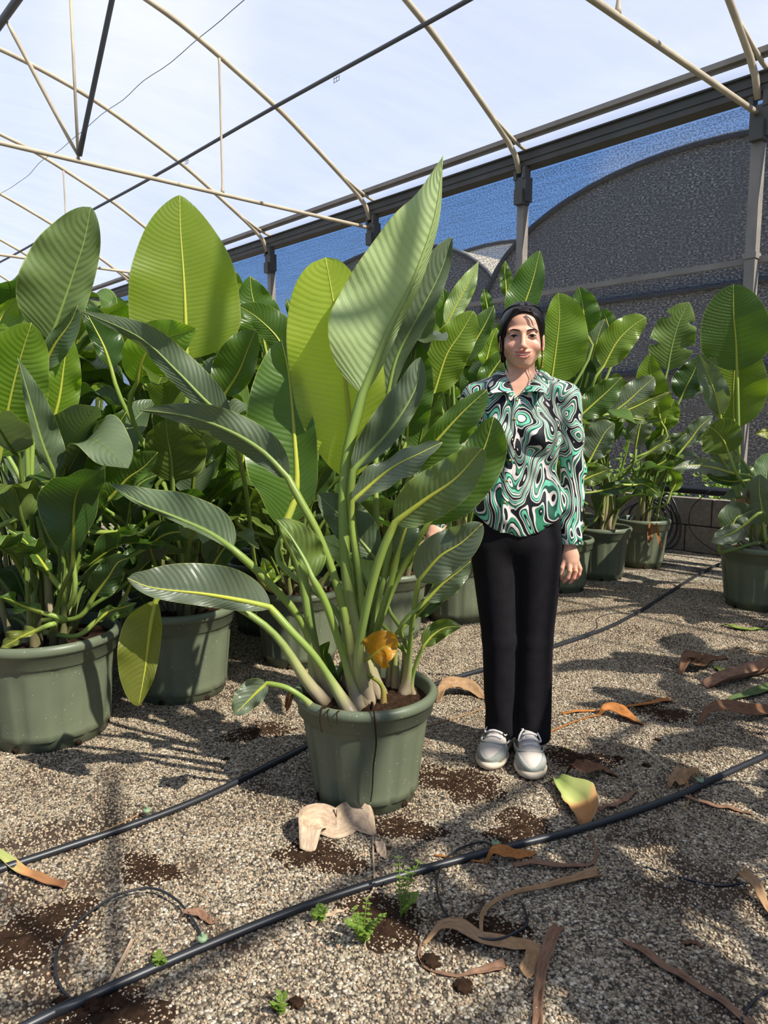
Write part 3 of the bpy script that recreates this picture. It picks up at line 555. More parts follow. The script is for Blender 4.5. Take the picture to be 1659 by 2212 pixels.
# left plants
A([(108, 735), (128, 680), (159, 590), (182, 520), (196, 447)], 96, 44, 'soft', Y=2.95, dY=-0.05, fold=(0.2, 0.5), mat='leaf_matt', tip=0.62, peak=0.35)
A([(96, 790), (118, 745), (150, 700), (168, 660)], 20, 30, 'grey', Y=2.85, dY=-0.05, fold=(0.6, 0.7), n=40)
A([(0, 985), (16, 890), (38, 795), (68, 697)], 80, 78, 'lime', Y=2.72, dY=-0.10, fold=(0.35, 0.25), roll=-0.15, tip=0.6)
A([(112, 922), (128, 860), (138, 790), (148, 718)], 46, 40, 'lime', Y=3.05, fold=0.2, mat='leaf_thin')
A([(117, 1022), (92, 960), (66, 870), (38, 772)], 14, 42, 'grey', Y=2.62, dY=-0.1, fold=(0.7, 0.3), mat='leaf_matt', tip=1.1, peak=0.25, st=[(150, 1290, 2.85), (135, 1150, 2.75)])
A([(136, 1062), (175, 1000), (220, 968), (273, 890)], 56, 34, 'mid', Y=2.85, dY=-0.1, fold=(0.25, 0.5), roll=-0.2)
A([(-30, 760), (-10, 710), (15, 670), (38, 642)], 22, 36, 'lime', Y=2.9, fold=0.4)
A([(110, 1245), (80, 1200), (50, 1165), (14, 1142)], 22, 16, 'mid', Y=2.72, dY=-0.06, fold=0.45, roll=0.6, n=40)
A([(90, 1323), (50, 1310), (20, 1295), (-10, 1290)], 20, 12, 'mid', Y=2.66, dY=-0.1, fold=0.4, roll=0.8, n=40)
A([(205, 1285), (235, 1245), (255, 1215), (280, 1205)], 32, 30, 'dark', Y=2.76, fold=0.3, n=40)
A([(80, 1362), (55, 1372), (25, 1388), (0, 1400)], 14, 18, 'gold', Y=2.64, fold=0.5, roll=0.5, n=40)
A([(210, 1340), (240, 1318), (265, 1312), (295, 1302)], 14, 18, 'mid', Y=2.72, fold=0.4, roll=0.5, n=40)
A([(60, 1110), (90, 1090), (120, 1080), (165, 1062)], 30, 24, 'dark', Y=2.74, fold=0.4, n=40)
A([(160, 1120), (164, 1090), (172, 1030), (182, 985)], 12, 10, 'lime', Y=2.80, fold=1.0, n=40, st=[(155, 1300, 2.8), (158, 1200, 2.8)])
A([(40, 1180), (30, 1120), (15, 1050), (5, 1000)], 20, 26, 'dark', Y=2.95, fold=0.4, n=40)
B([(403, 776), (401, 690), (397, 600), (390, 500), (388, 421)], 116, 118, 'yel', Y=3.30, dY=0.04, fold=(0.14, 0.12), mat='leaf_thin', peak=0.27, tip=0.78, r0=0.026, st=[(400, 1280, 3.3), (402, 1050, 3.3), (402, 900, 3.3)], wave=0.008)
B([(297, 826), (305, 785), (339, 739), (425, 711)], 46, 64, 'lime', Y=3.05, dY=-0.12, fold=(0.25, 0.3), peak=0.4)
B([(240, 795), (225, 750), (200, 700), (176, 656)], 20, 44, 'dark', Y=3.20, fold=0.2)
B([(373, 1038), (370, 990), (362, 945), (358, 904)], 52, 76, 'olive', Y=3.0, dY=-0.15, fold=(0.15, 0.25), mat='leaf_matt', tip=0.6, peak=0.45)
B([(240, 1075), (275, 1035), (310, 1010), (341, 977)], 54, 22, 'mid', Y=2.92, dY=-0.08, fold=(0.25, 0.55), roll=-0.1)
B([(485, 853), (515, 805), (535, 755), (552, 714)], 58, 30, 'mid', Y=3.12, dY=-0.05, fold=(0.2, 0.5), tip=0.6)
B([(275, 1280), (290, 1240), (310, 1180), (332, 1150)], 36, 30, 'dark', Y=3.05, fold=0.3)
B([(400, 1010), (440, 980), (470, 960), (505, 930)], 26, 24, 'mid', Y=3.1, fold=0.3)
B([(230, 1000), (250, 985), (275, 1000), (290, 1015)], 14, 14, 'mid', Y=2.9, fold=0.4, n=40)
B([(320, 1180), (355, 1155), (400, 1150), (450, 1170)], 24, 20, 'dark', Y=2.95, fold=0.4, roll=0.4)
B([(255, 1150), (275, 1148), (310, 1162), (345, 1170)], 20, 26, 'mid', Y=2.95, fold=0.4, roll=0.4, n=40)
B([(450, 1240), (480, 1190), (505, 1170), (560, 1160)], 22, 26, 'dark', Y=3.1, fold=0.4)
Cc([(495, 912), (440, 862), (380, 800), (300, 728), (166, 668)], 24, 46, 'grey', Y=2.75, dY=0.05, fold=(-0.4, 0.3), mat='leaf_matt', tip=1.2, peak=0.22, st=[(560, 1250, 3.4), (530, 1050, 3.0)])
Cc([(575, 760), (562, 700), (545, 640), (540, 596)], 46, 50, 'mid', Y=3.85, fold=0.2)
Cc([(610, 800), (605, 740), (560, 690), (515, 660)], 26, 46, 'mid', Y=3.75, fold=0.2)
Cc([(520, 690), (512, 650), (510, 610), (505, 583)], 16, 18, 'lime', Y=3.95, fold=0.2, n=40)
Cc([(270, 740), (262, 700), (255, 665), (250, 640)], 30, 34, 'mid', Y=3.9, fold=0.2)
Cc([(520, 1060), (525, 1000), (530, 940), (545, 880)], 36, 30, 'mid', Y=3.4, fold=0.3)
Cc([(225, 705), (220, 690), (218, 675), (220, 658)], 16, 16, 'mid', Y=4.1, fold=0.2, n=32)
Cc([(640, 700), (632, 680), (624, 660), (620, 645)], 10, 10, 'mid', Y=3.9, fold=0.2, n=32)
Cc([(585, 1260), (575, 1235), (570, 1215), (565, 1205)], 12, 18, 'lime', Y=3.2, fold=0.4, n=32)
# behind the lone plant and the woman
E_([(964, 702), (985, 660), (1010, 615), (1034, 564)], 24, 22, 'pale', Y=4.35, fold=(0.5, 0.4), tip=1.1)
E_([(954, 735), (958, 700), (960, 660), (956, 620)], 32, 24, 'mid', Y=4.45, fold=0.3)
E_([(937, 850), (964, 768), (995, 720), (1023, 672)], 44, 46, 'lime', Y=4.05, fold=0.22, tip=0.6)
E_([(1001, 782), (1025, 740), (1048, 700), (1067, 660)], 32, 22, 'mid', Y=4.2, fold=(0.2, 0.6))
E_([(1047, 790), (1055, 760), (1062, 735), (1073, 708)], 22, 28, 'lime', Y=4.3, fold=0.3)
E_([(1040, 840), (1055, 815), (1072, 790), (1098, 755)], 26, 26, 'mid', Y=4.15, fold=0.3)
E_([(985, 690), (990, 660), (996, 630), (1002, 598)], 12, 16, 'mid', Y=4.55, fold=0.3, n=40)
E_([(880, 944), (884, 880), (893, 800), (901, 737)], 44, 52, 'mid', Y=3.95, dY=-0.05, fold=(0.2, 0.35), roll=-0.15, tip=0.6)
E_([(1020, 940), (1030, 890), (1020, 850), (1000, 800)], 30, 40, 'dark', Y=4.2, fold=0.3)
E_([(930, 760), (925, 720), (915, 700), (905, 680)], 26, 26, 'lime', Y=4.3, fold=0.3)
D_ = lambda *a, **k: px_leaf('D', *a, **k)
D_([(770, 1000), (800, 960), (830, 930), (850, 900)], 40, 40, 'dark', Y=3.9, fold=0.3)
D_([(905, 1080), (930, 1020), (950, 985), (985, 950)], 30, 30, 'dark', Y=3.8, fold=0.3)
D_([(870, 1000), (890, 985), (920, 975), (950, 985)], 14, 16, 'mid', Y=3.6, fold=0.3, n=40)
F_ = lambda *a, **k: px_leaf('F', *a, **k)
F_([(1112, 705), (1135, 650), (1152, 600), (1166, 541)], 44, 28, 'mid', Y=4.75, fold=0.2)
F_([(1094, 640), (1092, 610), (1090, 585), (1092, 563)], 12, 15, 'mid', Y=4.95, fold=0.2, n=40)
F_([(1055, 680), (1052, 660), (1048, 640), (1045, 624)], 12, 14, 'mid', Y=4.9, fold=0.2, n=40)
F_([(1190, 830), (1200, 760), (1208, 690), (1206, 633)], 36, 66, 'lime', Y=4.8, fold=0.2, tip=0.6)
F_([(1266, 720), (1262, 690), (1258, 655), (1250, 620)], 28, 34, 'mid', Y=5.0, fold=0.2)
G_ = lambda *a, **k: px_leaf('G', *a, **k)
G_([(1318, 730), (1314, 705), (1308, 685), (1300, 666)], 18, 20, 'mid', Y=5.5, fold=0.2, n=40)
G_([(1273, 800), (1283, 760), (1294, 720), (1306, 689)], 26, 30, 'silver', Y=5.1, fold=0.3)
G_([(1303, 793), (1331, 741), (1362, 708), (1395, 685)], 36, 34, 'lime', Y=5.0, fold=0.2, tip=0.6)
G_([(1252, 900), (1285, 870), (1318, 840), (1342, 815)], 30, 32, 'mid', Y=4.95, fold=0.25)
G_([(1275, 992), (1292, 960), (1310, 930), (1328, 915)], 40, 28, 'silver', Y=4.9, fold=0.25)
G_([(1240, 870), (1255, 830), (1262, 800), (1268, 770)], 24, 34, 'dark', Y=5.1, fold=0.25)
G_([(1255, 1040), (1275, 1030), (1295, 1022), (1316, 1014)], 26, 22, 'olive', Y=5.0, fold=0.3, n=40)
H_ = lambda *a, **k: px_leaf('H', *a, **k)
H_([(1326, 890), (1355, 868), (1385, 840), (1413, 815)], 30, 30, 'silver', Y=5.45, fold=0.25, tip=0.6)
H_([(1427, 910), (1418, 860), (1406, 810), (1404, 763)], 38, 30, 'lime', Y=5.7, fold=0.2)
H_([(1330, 895), (1370, 880), (1410, 860), (1448, 846)], 10, 24, 'olive', Y=5.4, fold=0.3, tip=1.1)
H_([(1308, 905), (1350, 902), (1395, 908), (1437, 906)], 9, 10, 'olive', Y=5.35, fold=0.3, tip=1.0)
H_([(1374, 962), (1380, 930), (1388, 905), (1397, 883)], 26, 26, 'silver', Y=5.5, fold=0.25)
H_([(1369, 1048), (1390, 1046), (1410, 1058), (1430, 1072)], 14, 18, 'mid', Y=5.4, fold=0.3, n=40)
H_([(1290, 1062), (1320, 1055), (1350, 1050), (1370, 1040)], 14, 16, 'dark', Y=5.4, fold=0.3, n=40)
I_ = lambda *a, **k: px_leaf('I', *a, **k)
I_([(1442, 800), (1450, 755), (1465, 700), (1488, 652)], 48, 44, 'olive', Y=6.2, fold=0.2, mat='leaf_matt', tear=0.5, st=[(1425, 1000, 6.3), (1432, 850, 6.2)])
I_([(1432, 928), (1438, 900), (1448, 880), (1456, 862)], 30, 28, 'lime', Y=6.0, fold=0.2)
I_([(1402, 976), (1430, 958), (1458, 948), (1484, 936)], 16, 18, 'grey', Y=5.9, fold=0.3)
I_([(1478, 966), (1495, 945), (1512, 922), (1540, 898)], 20, 16, 'silver', Y=6.0, fold=0.3)
I_([(1470, 862), (1485, 830), (1500, 800), (1508, 770)], 34, 30, 'dark', Y=6.2, fold=0.3)
I_([(1405, 1010), (1430, 1000), (1445, 985), (1455, 960)], 16, 16, 'mid', Y=6.0, fold=0.3, n=40)
I_([(1450, 1062), (1460, 1040), (1450, 1020), (1440, 1000)], 12, 14, 'lime', Y=6.1, fold=0.3, n=40)
R_ = lambda *a, **k: px_leaf('R', *a, **k)
R_([(1592, 800), (1590, 740), (1585, 680), (1584, 614)], 70, 70, 'mid', Y=4.9, dY=-0.05, fold=0.12, tip=0.58, peak=0.35, r0=0.022, st=[(1596, 1150, 4.9), (1596, 1000, 4.9), (1594, 880, 4.9)], wave=0.006)
R_([(1586, 925), (1584, 850), (1588, 780), (1595, 715)], 46, 66, 'lime', Y=5.05, fold=(0.3, 0.15), st=[(1592, 1100, 5.0)])
R_([(1556, 895), (1545, 850), (1527, 805), (1508, 763)], 24, 28, 'silver', Y=5.0, fold=0.25)
R_([(1574, 978), (1565, 955), (1550, 935), (1530, 920)], 46, 42, 'olive', Y=4.75, fold=0.2, peak=0.5, tip=0.5, n=40)
R_([(1568, 1005), (1548, 975), (1530, 960), (1506, 947)], 16, 24, 'silver', Y=4.95, fold=0.3)
R_([(1580, 1022), (1540, 1010), (1495, 1005), (1452, 1013)], 18, 14, 'silver', Y=4.8, fold=0.3, roll=0.3)
R_([(1650, 1135), (1645, 1095), (1640, 1060), (1642, 1024)], 38, 36, 'silver', Y=4.7, fold=0.2)
R_([(1575, 1150), (1590, 1120), (1605, 1112), (1630, 1100)], 34, 18, 'grey', Y=4.65, fold=0.4, n=40)
R_([(1604, 1137), (1585, 1150), (1560, 1160), (1536, 1172)], 22, 20, 'silver', Y=4.6, fold=0.3, n=40)
R_([(1600, 1040), (1575, 1040), (1550, 1035), (1525, 1025)], 10, 16, 'dark', Y=4.85, fold=0.3, n=40)
R_([(1690, 960), (1670, 940), (1650, 935), (1630, 937)], 14, 12, 'gold', Y=4.8, fold=0.4, n=40)
# ---------------------------------------------------------------- filler leaves that grow outwards from a pot
def grow(e, x, y, R, H, count, hmin, hmax, seed, spread=1.0, tints=('dark', 'mid', 'mid', 'grey', 'olive')):
    rs = random.Random(seed)
    for i in range(count):
        az = rs.uniform(0, 2*math.pi); ht = rs.uniform(hmin, hmax); out = rs.uniform(0.06, 0.30)*spread*(1.25-0.3*ht)
        d = Vector((math.cos(az), math.sin(az), 0)); root = Vector((x, y, 0.86*H))+d*rs.uniform(0.02, 0.5)*R
        Lb = rs.uniform(0.30, 0.48)*(0.75+0.25*ht); b0 = Vector((x, y, ht))+d*(out+0.05)
        up = rs.uniform(0.35, 1.0); t1 = (d*(1-up*0.75)+Vector((0, 0, up))).normalized(); t2 = (d*(1.1-up*0.6)+Vector((0, 0, up-rs.uniform(0.2, 0.9)))).normalized()
        b1 = b0+t1*Lb*0.5; b2 = b1+t2*Lb*0.55
        stalk = [root, root+Vector((d.x*out*0.3, d.y*out*0.3, (ht-root.z)*0.5)), b0-t1*0.06, b0]
        wd = Lb*rs.uniform(0.22, 0.29)
        make_leaf(e, e.location, [b0, b1, b2], wd, wd*rs.uniform(0.85, 1.05), rs.choice(tints), hint=tuple(-d*0.6+Vector((0, 0, 0.8))), roll=rs.uniform(-0.5, 0.5), fold=rs.uniform(0.15, 0.5), stalk=stalk, r0=0.017, seed=rs.randint(0, 9999), n=36, m=5, sk_col=(0.50, 0.52, 0.32, 1), mat=rs.choice(('leaf', 'leaf', 'leaf_matt')))  # stalk colour darkened to stand in for shade among packed leaves
for key, cnt, h0, h1 in (('A', 16, 0.55, 1.25), ('B', 20, 0.55, 1.3), ('C', 24, 0.55, 1.5), ('D', 22, 0.6, 1.5), ('E', 14, 0.6, 1.5), ('F', 12, 0.6, 1.5), ('G', 10, 0.55, 1.2), ('H', 8, 0.55, 1.1), ('I', 8, 0.55, 1.1), ('R', 4, 0.55, 0.95)):
    e, x, y, R, H = PLANTS[key]; grow(e, x, y, R, H, cnt, h0, h1, ord(key)*7)
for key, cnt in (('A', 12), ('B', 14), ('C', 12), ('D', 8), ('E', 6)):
    e, x, y, R, H = PLANTS[key]; grow(e, x, y, R, H, cnt, 0.50, 0.95, ord(key)*13, 1.5, ('dark', 'dark', 'mid', 'grey'))  # mostly dark tints, painting in the shade low in the rows
# whole plants of the deeper rows: three grown ones, then copies
def copy_tree(o, parent=None):
    c = o.copy(); COL.objects.link(c); c.parent = parent
    for ch in o.children: copy_tree(ch, c)
    return c
DEEP = 'bird of paradise packed in the deeper rows behind the front pots'
protos = []
def deep(x, y, rz, sc, lab=DEEP, grp='deeper rows of potted plants'):
    k = len(protos)
    if k < 3:
        e = plant('deep%d' % k, 0, 0, 0.25, 0.19, 0.40, lab, grp); grow(e, 0, 0, 0.25, 0.40, 15, 0.7, 1.75, 500+k, 1.0, ('mid', 'mid', 'lime', 'olive', 'dark')); protos.append(e)
    else: e = copy_tree(protos[(int(x*7)+int(y*5)) % 3]); tag(e, lab, 'potted plant', grp)
    e.location = (x, y, 0); e.rotation_euler = (0, 0, rz); e.scale = (sc, sc, sc)
for row in (1, 2, 3):
    for i in range(-1, 8):
        p = Vector((-1.36, 2.86, 0))+D1*(0.68*row)+D2*(0.655*i+0.2*(row % 2))
        if p.dot(D2) > WALL_D-0.55: continue
        deep(p.x+random.uniform(-.05, .05), p.y+random.uniform(-.05, .05), random.uniform(0, 6.28), random.uniform(0.92, 1.08))
# the row beside the camera that throws the dappled shade on the right
SIDE = 'bird of paradise in the row across the aisle that shades the gravel'
for x, y in ((3.05, 4.40), (3.52, 3.86), (2.0, 0.55), (2.45, 1.15), (2.75, 1.95), (3.0, 2.7)):
    deep(x, y, random.uniform(0, 6.28), random.uniform(0.95, 1.1), SIDE, 'plants across the aisle')
# ---------------------------------------------------------------- the woman: signed-distance sculpting, skinned by surface nets
class SDF:
    def __init__(self, xs, ys, zs):
        self.x, self.y, self.z = [np.asarray(a, dtype=np.float32) for a in (xs, ys, zs)]
        self.d = np.full((len(xs), len(ys), len(zs)), 1.0, dtype=np.float32)
    def sub(self, lo, hi):
        r = []
        for ax, a, b in ((self.x, lo[0], hi[0]), (self.y, lo[1], hi[1]), (self.z, lo[2], hi[2])):
            i = max(0, np.searchsorted(ax, a)-1); j = min(len(ax), np.searchsorted(ax, b)+1); r.append(slice(i, j))
        X, Y, Z = np.meshgrid(self.x[r[0]], self.y[r[1]], self.z[r[2]], indexing='ij', sparse=True); return tuple(r), X, Y, Z
    def put(self, r, f, k, op):
        a = self.d[r]
        if op == 'cut': f = -f; 
        if op in ('cut', 'and'): h = np.clip(0.5-0.5*(a-f)/k, 0, 1) if k > 0 else (a < f).astype(np.float32); self.d[r] = a+(f-a)*h+(k*h*(1-h) if k > 0 else 0)
        else: h = np.clip(0.5+0.5*(a-f)/k, 0, 1); self.d[r] = a+(f-a)*h-k*h*(1-h)
    def ell(self, c, rad, k=0.01, op='add', fn=None):
        pad = 0.02+2*k; r, X, Y, Z = self.sub([c[i]-rad[i]-pad for i in range(3)], [c[i]+rad[i]+pad for i in range(3)])
        if r[0].stop <= r[0].start: return self
        if fn: X, Y, Z = fn(X, Y, Z)
        a, b, q = (X-c[0])/rad[0], (Y-c[1])/rad[1], (Z-c[2])/rad[2]; k0 = np.sqrt(a*a+b*b+q*q)
        k1 = np.sqrt((a/rad[0])**2+(b/rad[1])**2+(q/rad[2])**2)+1e-6; self.put(r, (k0*(k0-1)/k1).astype(np.float32), k, op); return self
    def cone(self, a, b, ra, rb, k=0.01, op='add', sy=1.0):
        """tapered capsule; sy squashes it front to back"""
        a = np.array(a, float); b = np.array(b, float); R = max(ra, rb); pad = R+0.02+2*k
        r, X, Y, Z = self.sub(np.minimum(a, b)-pad, np.maximum(a, b)+pad); ab = b-a; l2 = float(ab@ab)+1e-9
        h = np.clip(((X-a[0])*ab[0]+(Y-a[1])*ab[1]+(Z-a[2])*ab[2])/l2, 0, 1)
        q = np.sqrt((X-a[0]-ab[0]*h)**2+((Y-a[1]-ab[1]*h)/sy)**2+(Z-a[2]-ab[2]*h)**2)-(ra+(rb-ra)*h); self.put(r, q.astype(np.float32), k, op); return self
    def chain(self, pts, rad, k=0.008, kin=None, op='add', sy=1.0):
        for i in range(len(pts)-1): self.cone(pts[i], pts[i+1], rad[i], rad[i+1], k if i == 0 else (kin or k*0.5), op, sy)
        return self
    def field(self, fn, k=0.0, op='and'):
        X, Y, Z = np.meshgrid(self.x, self.y, self.z, indexing='ij', sparse=True); r = tuple(slice(0, n) for n in self.d.shape)
        f = np.broadcast_to(fn(X, Y, Z), self.d.shape).astype(np.float32); self.put(r, f, k, op); return self
    def mesh(self):
        d = self.d; S = d < 0; c = S.astype(np.int8); n = sum(c[i:d.shape[0]-1+i, j:d.shape[1]-1+j, l:d.shape[2]-1+l] for i in (0, 1) for j in (0, 1) for l in (0, 1))
        act = (n > 0) & (n < 8); I = np.argwhere(act); vid = np.full(act.shape, -1, dtype=np.int64); vid[act] = np.arange(len(I))
        acc = np.zeros((len(I), 3)); cnt = np.zeros(len(I)); cs = [(i, j, l) for i in (0, 1) for j in (0, 1) for l in (0, 1)]
        P = lambda o: np.stack([self.x[I[:, 0]+o[0]], self.y[I[:, 1]+o[1]], self.z[I[:, 2]+o[2]]], 1).astype(float)
        V = {o: d[I[:, 0]+o[0], I[:, 1]+o[1], I[:, 2]+o[2]].astype(float) for o in cs}
        for a in cs:
            for ax in range(3):
                if a[ax] == 0:
                    b = list(a); b[ax] = 1; b = tuple(b); m = (V[a] < 0) != (V[b] < 0); t = np.where(m, V[a]/np.where(m, V[a]-V[b], 1), 0)
                    p = P(a)+(P(b)-P(a))*t[:, None]; acc += p*m[:, None]; cnt += m
        verts = acc/cnt[:, None]; faces = []
        for ax in range(3):
            o1, o2 = [(1, 2), (2, 0), (0, 1)][ax]; sl0 = [slice(1, -1)]*3; sl0[ax] = slice(0, -1); sl1 = list(sl0); sl1[ax] = slice(1, None)
            ch = S[tuple(sl0)] != S[tuple(sl1)]; q = np.argwhere(ch); q[:, o1] += 1; q[:, o2] += 1; ins = S[q[:, 0], q[:, 1], q[:, 2]]
            def g(a, b):
                r = q.copy(); r[:, o1] -= a; r[:, o2] -= b; return vid[r[:, 0], r[:, 1], r[:, 2]]
            f = np.stack([g(1, 1), g(0, 1), g(0, 0), g(1, 0)], 1); f[~ins] = f[~ins][:, ::-1]; f = f[(f >= 0).all(1)]; faces.append(f)
        return verts, np.vstack(faces)
def smooth_pts(v, f, it=2, lam=0.5):
    e = np.vstack([f[:, [0, 1]], f[:, [1, 2]], f[:, [2, 3]], f[:, [3, 0]]]); e = np.vstack([e, e[:, ::-1]])
    deg = np.bincount(e[:, 0], minlength=len(v)).astype(float)
    for _ in range(it):
        s = np.stack([np.bincount(e[:, 0], weights=v[e[:, 1], k], minlength=len(v)) for k in range(3)], 1); v = v+lam*(s/np.maximum(deg, 1)[:, None]-v)
    return v
def steps(*seg):
    out = [np.arange(a, b, h) for a, b, h in seg]; return np.concatenate(out+[[seg[-1][1]]])
def sdf_obj(name, g, mat, parent, sm=1, colfn=None):
    v, f = g.mesh(); v = smooth_pts(v, f, sm) if sm else v; me = mesh_np(name, v, f)
    if colfn:
        ca = me.color_attributes.new('tone', 'FLOAT_COLOR', 'POINT'); c = colfn(v); ca.data.foreach_set('color', np.hstack([c, np.ones((len(c), 1))]).astype(np.float32).ravel())
    return link(name, me, mat, parent)

# --- materials
t = NT('skin'); at_ = t.n('ShaderNodeVertexColor'); at_.layer_name = 'tone'; tc = t.n('ShaderNodeTexCoord').outputs['Object']
c = t.mix(0.10, at_.outputs[0], t.ramp(t.noise(60, tc, 3).outputs[0], [(0.3, RGB(190, 130, 104)[:3]), (0.7, RGB(236, 190, 160)[:3])]))
b = t.n('ShaderNodeBsdfPrincipled'); t.l(c, b.inputs['Base Color']); b.inputs['Roughness'].default_value = 0.46; b.inputs['Specular IOR Level'].default_value = 0.35
b.inputs['Subsurface Weight'].default_value = 0.12; b.inputs['Subsurface Radius'].default_value = (0.010, 0.004, 0.002); b.inputs['Subsurface Scale'].default_value = 0.5
t.l(t.bump(t.noise(420, tc, 2).outputs[0], 0.05, 0.001), b.inputs['Normal']); M['skin'] = t.done(b.outputs[0])
t = NT('black_hair'); tc = t.n('ShaderNodeTexCoord').outputs['Object']; mp = t.n('ShaderNodeMapping'); t.l(tc, mp.inputs[0]); mp.inputs['Scale'].default_value = (380, 60, 60)
nz = t.noise(1.0, mp.outputs[0], 3); M['hair'] = t.done(t.bsdf(t.ramp(nz.outputs[0], [(0.3, RGB(11, 9, 8)[:3]), (0.75, RGB(32, 25, 22)[:3])]), 0.36, t.bump(nz.outputs[0], 0.5, 0.003), 0.18))
t = NT('marbled_shirt'); tc = t.n('ShaderNodeTexCoord').outputs['Object']; mp = t.n('ShaderNodeMapping'); t.l(tc, mp.inputs[0]); mp.inputs['Scale'].default_value = (1.0, 1.0, 0.62)
n1 = t.noise(7.0, mp.outputs[0], 1.2, 0.45, 0.9); n2 = t.noise(22, mp.outputs[0], 1.0)
ph = t.math('FRACT', t.math('ADD', t.math('MULTIPLY', n1.outputs[0], 8.5), t.math('MULTIPLY', n2.outputs[0], 0.25)))
BK, WH, EM, MI, TE = RGB(20, 22, 28)[:3], RGB(228, 214, 206)[:3], RGB(50, 124, 92)[:3], RGB(110, 196, 160)[:3], RGB(36, 84, 68)[:3]
c = t.ramp(ph, [(0.0, BK), (0.15, WH), (0.23, EM), (0.35, BK), (0.41, WH), (0.54, BK), (0.59, MI), (0.73, TE), (0.82, WH), (0.90, BK)], 'CONSTANT')
M['shirt'] = t.done(t.bsdf(c, 0.55, None, 0.3))
M['trousers'] = simple('black_trouser_cloth', RGB(26, 24, 27), 0.8, 0.2, 30, bump=0.04, spec=0.15, bscale=500)
M['eye'] = simple('eye_white', RGB(205, 196, 188), 0.2, 0.03); M['iris'] = simple('dark_brown_iris', RGB(34, 19, 12), 0.15, 0.3, 300)
M['tooth'] = simple('tooth_enamel', RGB(232, 222, 204), 0.25, 0.03); M['gold'] = simple('gold', RGB(222, 178, 96), 0.25, 0.1, metal=1.0)
M['shoe_white'] = simple('white_shoe_leather', RGB(196, 186, 174), 0.8, 0.08, 30, bump=0.1, bscale=200)
M['shoe_grey'] = simple('grey_shoe_mesh', RGB(158, 160, 150), 0.8, 0.1, 60, bump=0.3, bscale=500)
M['shoe_sole'] = simple('cream_sole_rubber', RGB(206, 190, 166), 0.7, 0.1, 20); M['lace'] = simple('pale_lace', RGB(214, 208, 204), 0.8, 0.08, 200)

PERSON = empty('person', (0.488, 2.66, 0), math.radians(-8)); tag(PERSON, 'smiling woman in green marbled shirt and black trousers, left hand at her side', 'person')
HX = 0.004
def H3(x, y, z): return (HX+x, y, z)
# --- body: one continuous skin surface
g = SDF(steps((-0.37, -0.13, 0.004), (-0.13, -0.085, 0.004), (-0.085, 0.09, 0.0021), (0.09, 0.14, 0.0034), (0.14, 0.25, 0.0026)), steps((-0.15, -0.04, 0.0024), (-0.04, 0.13, 0.0042)),
        steps((0.04, 0.65, 0.012), (0.65, 0.80, 0.0028), (0.80, 0.93, 0.0036), (0.93, 1.42, 0.010), (1.42, 1.69, 0.0022)))
# trunk and legs (under the clothes)
g.ell((0, 0.01, 1.24), (0.135, 0.085, 0.16), 0.03).ell((0, 0.01, 1.08), (0.11, 0.078, 0.13), 0.04).ell((0, 0.015, 0.90), (0.145, 0.095, 0.12), 0.04)
for sx in (-1, 1):
    g.cone((sx*0.045, 0.0, 1.385), (sx*0.150, 0.01, 1.345), 0.042, 0.044, 0.03)
    g.ell((sx*0.062, -0.05, 1.205), (0.055, 0.052, 0.055), 0.02)
lk = [(-0.07, 0.01, 0.82), (-0.052, 0.0, 0.45), (-0.042, 0.02, 0.07)]; rk = [(0.085, 0.01, 0.82), (0.080, 0.0, 0.45), (0.075, 0.02, 0.07)]
for ch in (lk, rk): g.chain(ch, [0.082, 0.050, 0.034], 0.03)
# arms
g.chain([(0.168, 0.012, 1.335), (0.200, 0.035, 1.07), (0.190, -0.005, 0.83), (0.189, -0.012, 0.80)], [0.044, 0.034, 0.0235, 0.0235], 0.02, 0.012)
g.chain([(-0.160, 0.012, 1.335), (-0.225, 0.035, 1.10), (-0.272, -0.055, 0.905), (-0.278, -0.064, 0.885)], [0.044, 0.034, 0.024, 0.0235], 0.02, 0.012)
# her left hand (hanging, relaxed, back of the hand to the camera)
g.chain([(0.189, -0.012, 0.80), (0.192, -0.018, 0.775), (0.196, -0.022, 0.752)], [0.0225, 0.026, 0.027], 0.012, 0.012, sy=0.72)
g.ell((0.193, -0.020, 0.765), (0.031, 0.017, 0.034), 0.010)
g.chain([(0.172, -0.024, 0.752), (0.163, -0.031, 0.728), (0.161, -0.028, 0.704), (0.164, -0.021, 0.684)], [0.0105, 0.0090, 0.0082, 0.0064], 0.004, 0.003)           # index
g.chain([(0.189, -0.030, 0.746), (0.190, -0.042, 0.718), (0.184, -0.040, 0.694), (0.171, -0.033, 0.676)], [0.0105, 0.0090, 0.0082, 0.0064], 0.003, 0.003)           # middle
g.chain([(0.206, -0.026, 0.744), (0.212, -0.034, 0.716), (0.206, -0.033, 0.692), (0.193, -0.026, 0.672)], [0.0100, 0.0086, 0.0078, 0.0062], 0.003, 0.003)           # ring
g.chain([(0.219, -0.017, 0.748), (0.229, -0.020, 0.724), (0.226, -0.020, 0.703), (0.217, -0.014, 0.686)], [0.0090, 0.0078, 0.0070, 0.0056], 0.003, 0.003)           # little
g.chain([(0.172, -0.006, 0.782), (0.152, -0.008, 0.758), (0.143, -0.015, 0.732), (0.143, -0.020, 0.712)], [0.0130, 0.0105, 0.0092, 0.0074], 0.008, 0.004)           # thumb
